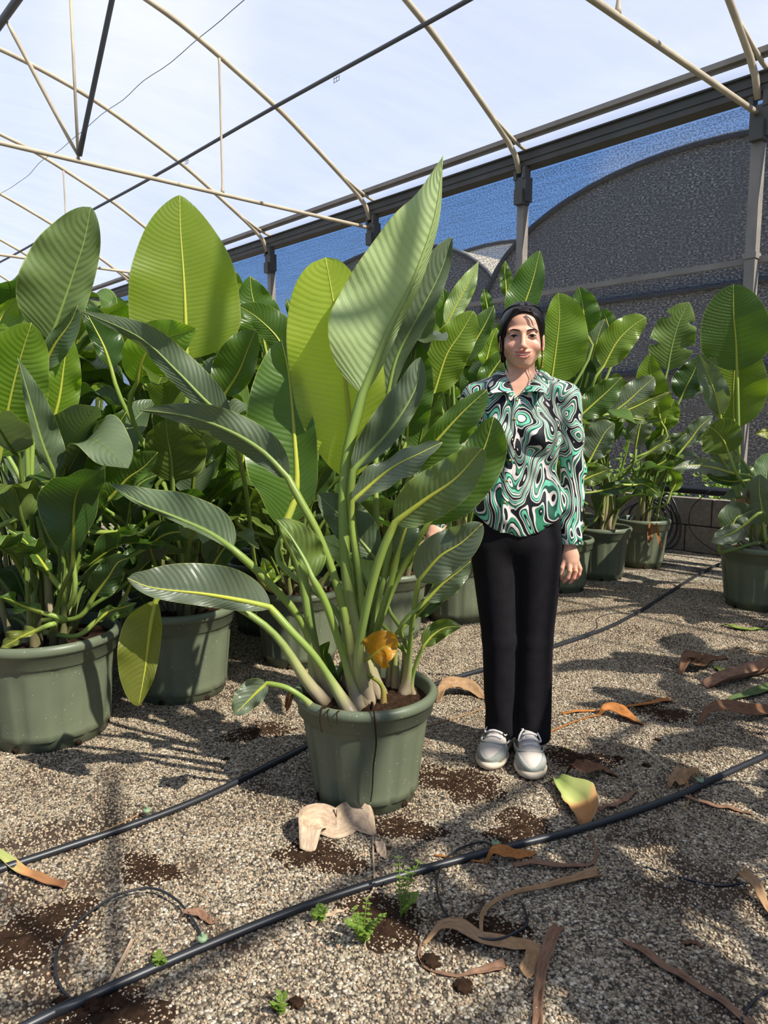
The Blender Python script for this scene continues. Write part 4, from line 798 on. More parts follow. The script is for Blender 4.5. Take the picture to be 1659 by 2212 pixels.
# her right hand, reaching for the stalks
g.chain([(-0.278, -0.064, 0.885), (-0.290, -0.080, 0.862), (-0.303, -0.090, 0.842)], [0.0225, 0.025, 0.025], 0.012, 0.010)
g.ell((-0.297, -0.084, 0.852), (0.026, 0.024, 0.032), 0.010)
for dx, dy, l in ((-0.020, 0.004, 0.92), (-0.008, -0.010, 1.0), (0.006, -0.018, 0.95), (0.017, -0.020, 0.80)):
    b0 = np.array([-0.306+dx*0.9, -0.094+dy, 0.832+dx*0.25]); g.chain([b0, b0+np.array([-0.014, -0.016, -0.018])*l, b0+np.array([-0.012, -0.026, -0.040])*l, b0+np.array([0.0, -0.026, -0.056])*l], [0.0104, 0.0092, 0.0084, 0.0068], 0.005, 0.004)
g.chain([(-0.276, -0.088, 0.866), (-0.272, -0.108, 0.846), (-0.280, -0.122, 0.826), (-0.288, -0.128, 0.812)], [0.0125, 0.0105, 0.0092, 0.0074], 0.008, 0.004)
# neck and head
g.cone(H3(0, 0.022, 1.50), (0, 0.012, 1.375), 0.047, 0.052, 0.02)
g.ell(H3(0, 0.016, 1.585), (0.072, 0.090, 0.080), 0.015).ell(H3(0, -0.022, 1.520), (0.0630, 0.066, 0.074), 0.02).ell(H3(0, -0.032, 1.596), (0.057, 0.048, 0.040), 0.02)
g.ell(H3(0, -0.062, 1.464), (0.018, 0.020, 0.020), 0.018)
for sx in (-1, 1):
    g.cone(H3(sx*0.046, 0.004, 1.497), H3(sx*0.016, -0.055, 1.458), 0.013, 0.012, 0.018)
    g.ell(H3(sx*0.040, -0.056, 1.515), (0.023, 0.024, 0.021), 0.016)
    g.cone(H3(sx*0.010, -0.084, 1.5655), H3(sx*0.046, -0.069, 1.567), 0.0085, 0.0075, 0.014)
    g.ell(H3(sx*0.031, -0.094, 1.5475), (0.0185, 0.013, 0.0120), 0.010, 'cut')
    g.ell(H3(sx*0.031, -0.0715, 1.5472), (0.0172, 0.0150, 0.0132), 0.003)
    g.ell(H3(sx*0.031, -0.0905, 1.5466), (0.0132, 0.0150, 0.0042), 0.0012, 'cut', fn=lambda X, Y, Z, s=sx: (X, Y, Z+6.0*(X-HX-s*0.031)**2*2))
    g.ell(H3(sx*0.074, 0.016, 1.535), (0.0085, 0.017, 0.030), 0.005).ell(H3(sx*0.083, 0.012, 1.538), (0.005, 0.009, 0.017), 0.004, 'cut').ell(H3(sx*0.071, 0.008, 1.509), (0.006, 0.008, 0.009), 0.006)
    g.ell(H3(sx*0.0105, -0.0985, 1.5065), (0.0062, 0.0085, 0.0056), 0.006)
g.cone(H3(0, -0.082, 1.562), H3(0, -0.1095, 1.512), 0.0070, 0.0092, 0.011)
g.ell(H3(0, -0.1115, 1.5095), (0.0095, 0.0085, 0.0078), 0.006)
for sx in (-1, 1): g.ell(H3(sx*0.0055, -0.1065, 1.5005), (0.0032, 0.0050, 0.0026), 0.002, 'cut')
g.ell(H3(0, -0.064, 1.484), (0.034, 0.026, 0.022), 0.016)
smile = lambda X, Y, Z: (X, Y-9.0*(X-HX)**2*1.2, Z-9.5*(X-HX)**2)
up = [H3(x, -0.0905+12.0*x*x, 1.4912+7.0*x*x+(0.0012 if abs(abs(x)-0.007) < 0.003 else 0)) for x in (-0.029, -0.020, -0.013, -0.007, 0.0, 0.007, 0.013, 0.020, 0.029)]
lo = [H3(x, -0.0900+12.0*x*x, 1.4745+17.0*x*x) for x in (-0.027, -0.019, -0.010, 0.0, 0.010, 0.019, 0.027)]
g.chain(up, [0.0022, 0.0030, 0.0034, 0.0037, 0.0035, 0.0037, 0.0034, 0.0030, 0.0022], 0.005, 0.003)
g.chain(lo, [0.0026, 0.0042, 0.0054, 0.0058, 0.0054, 0.0042, 0.0026], 0.005, 0.003)
g.ell(H3(0, -0.0935, 1.4822), (0.0245, 0.0140, 0.0047), 0.0015, 'cut', fn=lambda X, Y, Z: (X, Y-11*(X-HX)**2, Z-12.0*(X-HX)**2))
def skin_col(v):
    base = np.tile(np.array(RGB(214, 164, 137)[:3]), (len(v), 1)); x, y, z = v[:, 0]-HX, v[:, 1], v[:, 2]
    def blend(w, c): base[:] = base*(1-w[:, None])+np.array(RGB(*c)[:3])*w[:, None]
    f = (y < -0.03)
    for sx in (-1, 1): blend(0.35*f*np.exp(-(((x-sx*0.042)/0.020)**2+((z-1.515)/0.017)**2)), (218, 138, 120)); blend(0.30*f*np.exp(-(((x-sx*0.031)/0.018)**2+((z-1.543)/0.011)**2)), (170, 118, 104))
    blend(0.25*f*np.exp(-((x/0.012)**2+((z-1.508)/0.010)**2)), (216, 146, 124))
    zu = 1.4912+7.0*x*x; zl = 1.4745+17.0*x*x; lip = f*np.clip((0.029-np.abs(x))/0.005, 0, 1)*(y < -0.070)
    w = np.clip(1.3-np.abs(z-zu)/0.0036, 0, 1)+np.clip(1.3-np.abs(z-zl)/0.0056, 0, 1)+((z < zu) & (z > zl))*1.0; blend(np.clip(w, 0, 1)*lip*0.75, (184, 100, 94))
    blend(((z < zu-0.003) & (z > zl+0.004) & (lip > 0) & (y > -0.080)).astype(float), (70, 28, 28))
    hand = (z < 0.93); blend(hand*0.35*np.clip((0.74-z)/0.04, 0, 1)*(x > 0), (214, 132, 118)); return base
body = sdf_obj('body', g, M['skin'], PERSON, 1, skin_col)
# face details
for sx in (-1, 1):
    def ball(c, r, n=20, m=12, zs=1.0):
        b = MB().lathe([(max(1e-4, r*math.sin(math.pi*i/m)), -r*math.cos(math.pi*i/m)*zs) for i in range(m+1)], n); return b
    b = ball(None, 0.0118); b.v = [Vector((v.x, -v.z, v.y))+Vector(H3(sx*0.031, -0.0735, 1.5470)) for v in b.v]; eye = b.build('eye', M['eye'], body)
    b = MB().lathe([(0.0001, 0.0), (0.0030, -0.0001), (0.0064, -0.0019)], 20); b.v = [Vector((v.x, -v.z, v.y))+Vector(H3(sx*0.031-0.0006, -0.0857, 1.5474)) for v in b.v]; b.build('iris', M['iris'], eye)
    arc = lambda z0, k, y0, w: [Vector(H3(sx*0.031+q*w, y0+14*(q*w)**2, z0-k*(q*w)**2)) for q in (-1, -0.75, -0.5, -0.25, 0, 0.25, 0.5, 0.75, 1)]
    MB().tube(arc(1.5510, 26, -0.0868, 0.0135), [0.0007, 0.0014, 0.0017, 0.0018, 0.0018, 0.0018, 0.0017, 0.0014, 0.0007], 6).build('lashes', M['hair'], eye)
    br = [Vector(H3(sx*(0.0125+0.036*q), -0.0925+0.020*q**2, 1.5632+0.0062*math.sin(min(1, q/0.75)*math.pi/2)-0.012*max(0, q-0.66))) for q in np.linspace(0, 1, 10)]
    MB().tube(br, [0.0016, 0.0025, 0.0028, 0.0028, 0.0026, 0.0024, 0.0021, 0.0017, 0.0012, 0.0005], 8, flat=0.85).build('eyebrow', M['hair'], body)
b = MB()
for i in range(-5, 6):
    w = 0.0042; x = i*0.0038   # upper front teeth follow the smile
    b.box(H3(x, -0.0858+10*x*x, 1.4846+10.0*x*x), Vector((w*0.47, 0, 0)), Vector((0, 0.0022, 0)), Vector((0, 0, 0.0036 if abs(i) < 3 else 0.0030)))
b.build('teeth', M['tooth'], body)
# --- hair
gh = SDF(steps((-0.10, 0.11, 0.0024)), steps((-0.11, 0.17, 0.0028)), steps((1.43, 1.70, 0.0026)))
gh.ell(H3(0, 0.016, 1.587), (0.0805, 0.0985, 0.0870), 0.01).ell(H3(0, -0.032, 1.600), (0.064, 0.056, 0.050), 0.02).ell(H3(0, 0.115, 1.560), (0.040, 0.036, 0.040), 0.02)
gh.cone(H3(-0.070, 0.030, 1.56), H3(-0.064, 0.030, 1.475), 0.018, 0.010, 0.015).cone(H3(0.066, 0.045, 1.56), H3(0.05, 0.06, 1.50), 0.018, 0.012, 0.015)
gh.ell(H3(0, -0.100, 1.540), (0.0800, 0.088, 0.0920), 0.005, 'cut').ell(H3(0, -0.085, 1.460), (0.090, 0.100, 0.085), 0.01, 'cut')
gh.cone(H3(-0.006, -0.10, 1.640), H3(-0.002, -0.04, 1.678), 0.0040, 0.0034, 0.004, 'cut').cone(H3(-0.002, -0.04, 1.678), H3(0.0, 0.03, 1.677), 0.0034, 0.001, 0.004, 'cut')
hair = sdf_obj('hair', gh, M['hair'], PERSON, 1)
for sx in (-1, 1):         # combed locks lying over the cap, from the parting back to the bun
    for i in range(22):
        y0 = -0.046+0.0043*i; q0 = (y0+0.046)/0.095; pts = []
        for k in range(7):
            u = k/6; ang = math.radians(4+(88-20*q0)*u); yy = y0+(0.128-y0)*u**(1.9-0.9*q0)
            ry = math.sqrt(max(0.03, 1-((yy-0.016)/0.100)**2)); pts.append(H3(sx*0.0815*math.sin(ang)*ry, yy, 1.587+(0.0880*math.cos(ang)-0.020*u*q0)*ry))
        P_ = spline(pts, 20)[0]; MB().tube([Vector(p) for p in P_], [0.0042]*16+[0.0036, 0.003, 0.002, 0.001], 6).build('hair_lock', M['hair'], hair)
def strand(px, r): MB().tube([Vector(p) for p in spline([H3(*q) for q in px], 26)[0]], list(np.linspace(r, r*0.35, 26)), 6).build('hair_strand', M['hair'], hair)
strand([(-0.012, -0.088, 1.640), (-0.048, -0.082, 1.600), (-0.064, -0.060, 1.555), (-0.066, -0.050, 1.50), (-0.058, -0.045, 1.455), (-0.048, -0.050, 1.425)], 0.0042)
strand([(-0.020, -0.084, 1.642), (-0.056, -0.070, 1.600), (-0.070, -0.040, 1.550), (-0.068, -0.030, 1.49), (-0.056, -0.035, 1.44)], 0.0046)
strand([(0.020, -0.088, 1.636), (0.040, -0.090, 1.605), (0.056, -0.078, 1.560), (0.066, -0.062, 1.50), (0.066, -0.060, 1.455), (0.058, -0.066, 1.425)], 0.0032)
strand([(0.024, -0.086, 1.638), (0.050, -0.080, 1.592), (0.062, -0.064, 1.545), (0.068, -0.052, 1.49), (0.060, -0.055, 1.43), (0.036, -0.072, 1.385)], 0.0018)
strand([(-0.030, -0.080, 1.640), (-0.064, -0.056, 1.590), (-0.076, -0.02, 1.535), (-0.072, -0.01, 1.48)], 0.0040)
# --- trousers
gt = SDF(steps((-0.22, 0.24, 0.0050)), steps((-0.17, 0.18, 0.0055)), steps((0.05, 1.02, 0.0060)))
gt.ell((0.002, 0.012, 0.86), (0.164, 0.112, 0.15), 0.03)
gt.chain([(-0.080, 0.010, 0.80), (-0.050, 0.0, 0.45), (-0.036, 0.01, 0.03)], [0.092, 0.070, 0.062], 0.02, sy=1.05).chain([(0.080, 0.010, 0.80), (0.072, 0.0, 0.45), (0.074, -0.005, 0.03)], [0.094, 0.070, 0.070], 0.02, sy=1.05)
gt.field(lambda X, Y, Z: 0.068+0.012*(X < 0.018)-Z, 0.002).field(lambda X, Y, Z: Z-0.985, 0.002)
gt.d += (0.0030*np.sin(gt.x*60+1)[:, None, None]*np.sin(gt.z*34+2)[None, None, :]*np.clip((0.35-gt.z)/0.2, 0, 1)[None, None, :]).astype(np.float32)
sdf_obj('trousers', gt, M['trousers'], PERSON, 2)
# --- shirt
gs = SDF(steps((-0.36, 0.27, 0.0036)), steps((-0.17, 0.16, 0.0040)), steps((0.77, 1.46, 0.0038)))
gs.ell((0, 0.010, 1.23), (0.152, 0.101, 0.19), 0.03).ell((0, 0.012, 1.08), (0.138, 0.098, 0.20), 0.04).ell((0.003, 0.015, 0.92), (0.178, 0.128, 0.18), 0.05)
for sx in (-1, 1):
    gs.cone((sx*0.050, 0.006, 1.385), (sx*0.150, 0.012, 1.348), 0.048, 0.049, 0.025); gs.ell((sx*0.064, -0.056, 1.205), (0.062, 0.056, 0.062), 0.02)
gs.field(lambda X, Y, Z: 0.850+0.085*np.clip(np.abs(X)/0.165, 0, 1.2)**2-Z, 0.003)
gs.chain([(0.168, 0.012, 1.335), (0.200, 0.032, 1.07), (0.190, -0.004, 0.825), (0.189, -0.008, 0.800)], [0.052, 0.043, 0.042, 0.044], 0.016, 0.012)
gs.chain([(-0.160, 0.012, 1.335), (-0.225, 0.035, 1.10), (-0.270, -0.052, 0.912), (-0.276, -0.062, 0.892)], [0.052, 0.043, 0.040, 0.040], 0.016, 0.012)
gs.field(lambda X, Y, Z: np.where(X > 0.125, 0.812-Z, np.where(X < -0.20, ((X+0.274)*0.30+(Y+0.058)*0.60-(Z-0.900)*0.75), -1.0)), 0.0)
wr = 0.0034*(np.sin(gs.x*38+3)[:, None, None]*np.cos(gs.z*52)[None, None, :])+0.0022*np.sin(gs.x[:, None, None]*70+gs.z[None, None, :]*64)
gs.d += (wr*np.clip((1.34-gs.z)/0.1, 0, 1)[None, None, :]).astype(np.float32)
VX = -0.014
gs.field(lambda X, Y, Z: -np.maximum(np.abs(X-VX*np.clip((1.40-Z)/0.06, 0, 1))-np.clip((Z-1.338)*0.62, 0, 0.058), Y-0.02) + 0*Z, 0.002)
gs.cone((0, 0.012, 1.36), (0, 0.012, 1.50), 0.054, 0.064, 0.003, 'cut')
def front_y(x, z):
    i = np.searchsorted(gs.x, x); k = np.searchsorted(gs.z, z); col = gs.d[i, :, k]; j = int(np.argmax(col < 0)); return float(gs.y[j])-0.003*float(col[j])/0.004
shirt = sdf_obj('shirt', gs, M['shirt'], PERSON, 2)
pz = np.linspace(1.335, 0.862, 26); px_ = -0.012-0.030*np.clip((1.34-pz)/0.3, 0, 1.3); py = np.array([front_y(a, b) for a, b in zip(px_, pz)]); py = np.convolve(np.pad(py, 2, 'edge'), np.ones(5)/5, 'valid')
v = []; f = []
for a, b, c_ in zip(px_, py, pz): v += [(a-0.014, b-0.002, c_), (a-0.013, b-0.0055, c_), (a+0.013, b-0.0055, c_), (a+0.014, b-0.002, c_)]
for i in range(len(pz)-1):
    for k in range(3): f.append((4*i+k, 4*i+k+1, 4*i+k+5, 4*i+k+4))
link('placket', mesh_np('placket', v, f), M['shirt'], shirt)
for z in (1.328, 1.262, 1.190, 1.118, 1.045, 0.970):
    i = int(np.argmin(abs(pz-z))); b = MB().lathe([(0.0001, -0.0020), (0.0042, -0.0016), (0.0050, 0.0), (0.0042, 0.001)], 14); b.v = [Vector((q.x+px_[i], q.z+py[i]-0.0065, q.y+z)) for q in b.v]; b.build('button', M['gold'], shirt)
for sx in (-1, 1):          # collar halves: a stand round the neck that folds out to a point
    n = 22; v = []; f = []
    for i in range(n):
        q = i/(n-1); a = math.radians(90-q*165)               # from the nape round to the front
        ca, sa = math.cos(a), math.sin(a); rx, ry = 0.060+0.004*q, 0.056
        top = np.array([sx*(rx+0.004)*ca, 0.014+ry*sa, 1.452-0.045*q**2.2]); 
        if q > 0.6: w = (q-0.6)/0.4; top = top*(1-w)+np.array([sx*0.016+VX, -0.080, 1.352])*w
        out = np.array([sx*ca*0.046, sa*0.036, -0.050]); 
        if q > 0.5: w = (q-0.5)/0.5; out = out*(1-w)+np.array([sx*0.092, -0.030, -0.006])*w
        low = top+out; stand = top+np.array([sx*ca*-0.001, 0.0, -0.038 if q < 0.7 else -0.012])
        midp = (top+low)/2+np.array([sx*ca*0.008, sa*0.008-0.006*q, 0.010]); v += [tuple(stand), tuple(top), tuple(midp), tuple(low)]
    for i in range(n-1):
        for k in range(3): f.append((4*i+k, 4*i+k+1, 4*i+k+5, 4*i+k+4))
    co = link('collar', mesh_np('collar', v, f), M['shirt'], shirt); sd = co.modifiers.new('thick', 'SOLIDIFY'); sd.thickness = 0.0025; sb = co.modifiers.new('soft', 'SUBSURF'); sb.levels = 1; sb.render_levels = 1
# --- shoes
def shoe(cx, cy, rz, toe_px):
    gq = SDF(steps((-0.07, 0.07, 0.0026)), steps((-0.18, 0.13, 0.0032)), steps((0.0, 0.14, 0.0028)))
    gq.ell((0, -0.085, 0.040), (0.046, 0.075, 0.036), 0.02).ell((0, 0.050, 0.050), (0.037, 0.062, 0.052), 0.03).cone((0, -0.05, 0.058), (0, 0.035, 0.098), 0.030, 0.036, 0.02)
    gq.cone((0, 0.04, 0.10), (0, 0.045, 0.16), 0.027, 0.029, 0.004, 'cut'); gq.field(lambda X, Y, Z: 0.022-Z, 0.001)
    e = empty('shoe', (cx, cy, 0), rz); e.parent = PERSON; e.scale = (1.14, 1.08, 1.08)
    u_ = sdf_obj('shoe_upper', gq, M['shoe_white'], e, 1)
    gk = SDF(steps((-0.08, 0.08, 0.0030)), steps((-0.19, 0.14, 0.0034)), steps((-0.002, 0.075, 0.0028)))
    gk.ell((0, -0.085, 0.020), (0.052, 0.084, 0.030), 0.02).ell((0, 0.045, 0.022), (0.044, 0.080, 0.034), 0.03)
    gk.field(lambda X, Y, Z: Z-(0.026+0.016*np.exp(-((Y+0.165)/0.020)**2)+0.012*np.clip((Y+0.02)/0.10, 0, 1)+0.003*np.sin(Y*110)), 0.003).field(lambda X, Y, Z: 0.0005-Z, 0.001)
    for k in range(-5, 5): gk.cone((-0.08, k*0.030, -0.002), (0.08, k*0.030, -0.002), 0.0055, 0.0055, 0.002, 'cut')
    sdf_obj('sole', gk, M['shoe_sole'], e, 1)
    gb = SDF(steps((-0.07, 0.07, 0.0026)), steps((-0.18, 0.0, 0.0030)), steps((0.01, 0.10, 0.0026)))          # grey toe cap laid over the upper
    gb.ell((0, -0.085, 0.040), (0.0492, 0.0785, 0.0390), 0.02).field(lambda X, Y, Z: Z-(0.056-0.010*np.cos(X*70)), 0.002).field(lambda X, Y, Z: Y+0.060, 0.002).field(lambda X, Y, Z: 0.022-Z, 0.001)
    sdf_obj('toe_cap', gb, M['shoe_grey'], e, 1)
    for k in range(5):
        y0 = -0.068+k*0.018; z0 = 0.083+k*0.0108; MB().tube([Vector((x, y0+0.10*abs(x)*(1 if k % 2 else 0.6), z0-14*x*x+0.004)) for x in np.linspace(-0.024, 0.024, 9)], 0.0042, 6).build('lace', M['lace'], e)
    for sx in (-1, 1): MB().tube([Vector(q) for q in spline([(sx*0.044, 0.03, 0.050), (sx*0.046, -0.03, 0.062), (sx*0.038, -0.075, 0.066), (sx*0.018, -0.098, 0.072), (0, -0.102, 0.073)], 24)[0]], 0.0030, 6).build('seam', M['shoe_grey'], e)
    for sx in (-1, 1): MB().tube([Vector(q) for q in spline([(sx*0.003, -0.005, 0.118), (sx*0.025, -0.022, 0.108), (sx*0.036, -0.045, 0.083), (sx*0.014, -0.035, 0.098), (0, -0.008, 0.116)], 20)[0]], 0.0026, 6).build('lace', M['lace'], e)
    MB().tube([Vector((0, -0.055+q*0.05, 0.086+q*0.032)) for q in (0, 0.5, 1)], [0.012, 0.016, 0.018], 8, flat=0.35, up=Vector((0, -0.5, 0.85))).build('tongue', M['shoe_white'], e)
shoe(-0.052, 0.0, math.radians(-14), 0); shoe(0.058, -0.050, math.radians(2), 0)
# --- jewellery
for sx in (-1, 1):
    b = MB()
    for i, r in enumerate((0.0034, 0.0016, 0.0016, 0.0024, 0.0016, 0.0016, 0.0026, 0.0016, 0.0018, 0.0034)):
        c0 = Vector(H3(sx*0.074, 0.004, 1.503-0.0062*i)); m_ = 8
        for a in range(5): pass
        b.lathe([(max(1e-4, r*math.sin(math.pi*k/6)), -r*math.cos(math.pi*k/6)) for k in range(7)], m_, c0)
    b.tube([Vector(H3(sx*0.074, 0.004, 1.503)), Vector(H3(sx*0.074, 0.004, 1.447))], 0.0006, 5); b.build('earring', M['gold'], PERSON)
ring = lambda c, r, ax, tk, nm: MB().tube([Vector(c)+ax[0]*(r*math.cos(a))+ax[1]*(r*math.sin(a)) for a in np.linspace(0, 2*math.pi, 25)], tk, 6, False).build(nm, M['gold'], PERSON)
ring((0.2110, -0.0335, 0.721), 0.0098, (Vector((1, 0, 0.1)), Vector((0, 1, 0.3))), 0.0012, 'finger_ring')
ring((0.1900, -0.0405, 0.722), 0.0102, (Vector((1, 0, -0.2)), Vector((0, 1, 0.3))), 0.0012, 'finger_ring')
ring((-0.284, -0.072, 0.873), 0.0262, (Vector((0.85, 0.45, 0.1)), Vector((-0.2, 0.75, 0.45))), 0.0012, 'bracelet')
# ---------------------------------------------------------------- irrigation lines on the floor
def gp(px, z=0.0): return [ground(x, y, z) for x, y in px]
def pipe(name, px, r, label, cat, mat='black', n=90, lift=None, seg=8, ext=0.0):
    Q = [Vector((*ground(x, y, 0.0)[:2], r)) for x, y in px]
    if ext: Q = [Q[0]+(Q[0]-Q[1]).normalized()*ext]+Q+[Q[-1]+(Q[-1]-Q[-2]).normalized()*0.6]
    P, _ = spline(Q, n)
    if lift: P[:, 2] += lift*np.sin(np.linspace(0, math.pi, n))
    return tag(MB().tube([Vector(p) for p in P], r, seg).build(name, M[mat]), label, cat)
FP = [(20, 2246), (90, 2211), (170, 2175), (280, 2125), (440, 2055), (650, 1970), (830, 1910), (1079, 1842), (1264, 1795), (1454, 1730), (1529, 1695), (1659, 1636), (1760, 1588)]
BP = [(-120, 1925), (0, 1886), (150, 1836), (300, 1785), (450, 1725), (600, 1650), (665, 1616), (800, 1546), (945, 1482), (1040, 1452), (1110, 1430), (1190, 1403), (1300, 1365), (1380, 1325), (1450, 1280), (1545, 1225), (1640, 1192)]
pipe('irrigation_pipe', FP, 0.0115, 'thick black irrigation pipe crossing the near gravel among dead leaves', 'pipe', n=160, seg=12, ext=1.8)
pipe('irrigation_pipe', BP, 0.0115, 'thick black irrigation pipe passing behind the lone pot and the woman', 'pipe', n=160, seg=12, ext=1.8)
pipe('drip_tube', [(437, 2046), (434, 2028), (420, 2000), (380, 1957), (325, 1936), (250, 1955), (175, 2005), (130, 2060), (120, 2105), (135, 2145), (166, 2172)], 0.0032, 'thin black drip tube looping beside a bamboo stick', 'tube', n=120, lift=0.022)
pipe('drip_tube', [(1069, 1834), (1044, 1822), (999, 1837), (964, 1865), (944, 1910), (949, 1960), (974, 2000), (1019, 2034), (1070, 2040), (1109, 2025), (1139, 2000), (1129, 1956)], 0.0032, 'thin black drip tube looping under a folded tan dead leaf', 'tube', n=120, lift=0.015)
pipe('drip_tube', [(1394, 1875), (1479, 1900), (1554, 1915), (1629, 1905), (1690, 1888)], 0.003, 'thin black drip tube lying under a twisted brown leaf scrap', 'tube', n=60)
pipe('drip_tube', [(1700, 2128), (1659, 2145), (1629, 2165), (1604, 2200), (1596, 2240)], 0.0034, 'thin black drip tube by the foot of a long dry stalk', 'tube', n=40)
pipe('drip_tube', [(1512, 1706), (1529, 1700), (1579, 1690), (1629, 1697), (1700, 1712)], 0.003, 'thin black drip tube leaving the near pipe beside a crumpled leaf', 'tube', n=40)
pipe('drip_tube', [(1234, 1376), (1265, 1370), (1289, 1357), (1291, 1336), (1335, 1325), (1372, 1329)], 0.003, 'thin black drip tube joining the pipe right of the woman', 'tube', n=50)
pipe('drip_tube', [(1180, 1395), (1205, 1390), (1240, 1378), (1262, 1382)], 0.003, 'short thin drip tube beside the woman\'s knee', 'tube', n=30)
pipe('drip_tube', [(925, 1457), (960, 1458), (1000, 1464), (1035, 1455)], 0.003, 'short thin drip tube behind the lone pot', 'tube', n=30)
M['emitter'] = simple('pale_green_plastic', RGB(126, 146, 112), 0.5, 0.1, 60)
for (x, y), lab in (((438, 2050), 'pale green dripper on the pipe by the looping tube and bamboo stick'), ((1070, 1840), 'pale green dripper on the pipe by the dead orange leaf'), ((1511, 1702), 'pale green dripper on the pipe by the crumpled brown leaf'), ((318, 1768), 'pale green dripper lying against the pipe behind the lone pot')):
    c = ground(x, y); e = empty('dripper', (c.x, c.y, 0.022)); tag(e, lab, 'dripper', None)
    MB().lathe([(0.0001, 0.0), (0.010, 0.0), (0.0125, 0.003), (0.0125, 0.009), (0.009, 0.011), (0.0001, 0.011)], 20, fn=lambda r, z, a, i: r*(1+0.05*math.sin(a*10))).build('cap', M['emitter'], e)
    MB().lathe([(0.003, 0.011), (0.0036, 0.018), (0.002, 0.022), (0.0001, 0.022)], 10).build('nozzle', M['emitter'], e)
# coils by the block wall
for k in range(5):
    c = W(3.35+0.05*k, 0.16+0.03*k, 0.30-0.012*k); rx, rz_ = 0.14+0.015*k, 0.27-0.012*k
    tag(MB().tube([c+D1*(rx*math.cos(a))+D2*(0.05*math.sin(2*a+k))+Vector((0, 0, rz_*math.sin(a))) for a in np.linspace(0, 2*math.pi, 40)], 0.011, 8, False).build('hose_coil', M['black']), 'coil of black hose leaning on the block wall', 'hose', 'hose coils by the block wall')
tag(MB().tube([Vector(p) for p in spline([W(3.0, 0.02, 0.62), W(3.16, 0.03, 0.45), W(3.17, 0.04, 0.25), W(3.0, 0.06, 0.10), W(2.7, 0.10, 0.02), W(2.2, 0.15, 0.01)], 40)[0]], 0.005, 6).build('cable', M['black']), 'thin black cable drooping down the block wall', 'cable')

# ---------------------------------------------------------------- dead leaves and stalks on the gravel
t = NT('dry_leaf'); oi = t.n('ShaderNodeObjectInfo'); uvn = t.n('ShaderNodeUVMap'); mp = t.n('ShaderNodeMapping'); t.l(uvn.outputs[0], mp.inputs[0]); mp.inputs['Scale'].default_value = (9, 14, 1)
tc = t.n('ShaderNodeTexCoord').outputs['Object']; nz = t.noise(1.0, mp.outputs[0], 4, 0.6); n2 = t.noise(30, tc, 4, 0.6)
c = t.mix(t.ramp(nz.outputs[0], [(0.35, (0,)*3), (0.7, (0.75,)*3)]), oi.outputs['Color'], t.mix(1.0, oi.outputs['Color'], (0.45, 0.38, 0.34, 1), 'MULTIPLY'))
c = t.mix(t.ramp(n2.outputs[0], [(0.5, (0,)*3), (0.75, (0.4,)*3)]), c, t.mix(1.0, oi.outputs['Color'], (1.5, 1.4, 1.3, 1), 'MULTIPLY'))
tl = t.n('ShaderNodeBsdfTranslucent'); t.l(c, tl.inputs[0])
M['dry'] = t.done(t.shmix(0.15, t.bsdf(c, 0.6, t.bump(nz.outputs[0], 0.4, 0.004), 0.3), tl.outputs[0]))
t = NT('dying_leaf'); uvn = t.n('ShaderNodeUVMap'); sp = t.n('ShaderNodeSeparateXYZ'); t.l(uvn.outputs[0], sp.inputs[0]); nz = t.noise(9, t.n('ShaderNodeTexCoord').outputs['Object'], 4)
c = t.ramp(t.math('ADD', sp.outputs['Y'], t.math('MULTIPLY', t.math('SUBTRACT', nz.outputs[0], 0.5), 0.5)), [(0.0, RGB(120, 140, 70)[:3]), (0.45, RGB(168, 172, 104)[:3]), (0.6, RGB(178, 130, 84)[:3]), (1.0, RGB(122, 82, 54)[:3])])
M['dying'] = t.done(t.bsdf(c, 0.55, None, 0.3))
TAN, BRN, ORG, PNK, PAL, GRN = (0.42, 0.26, 0.13, 1), (0.20, 0.10, 0.05, 1), (0.48, 0.19, 0.045, 1), (0.29, 0.165, 0.10, 1), (0.62, 0.47, 0.32, 1), (0.10, 0.15, 0.05, 1)
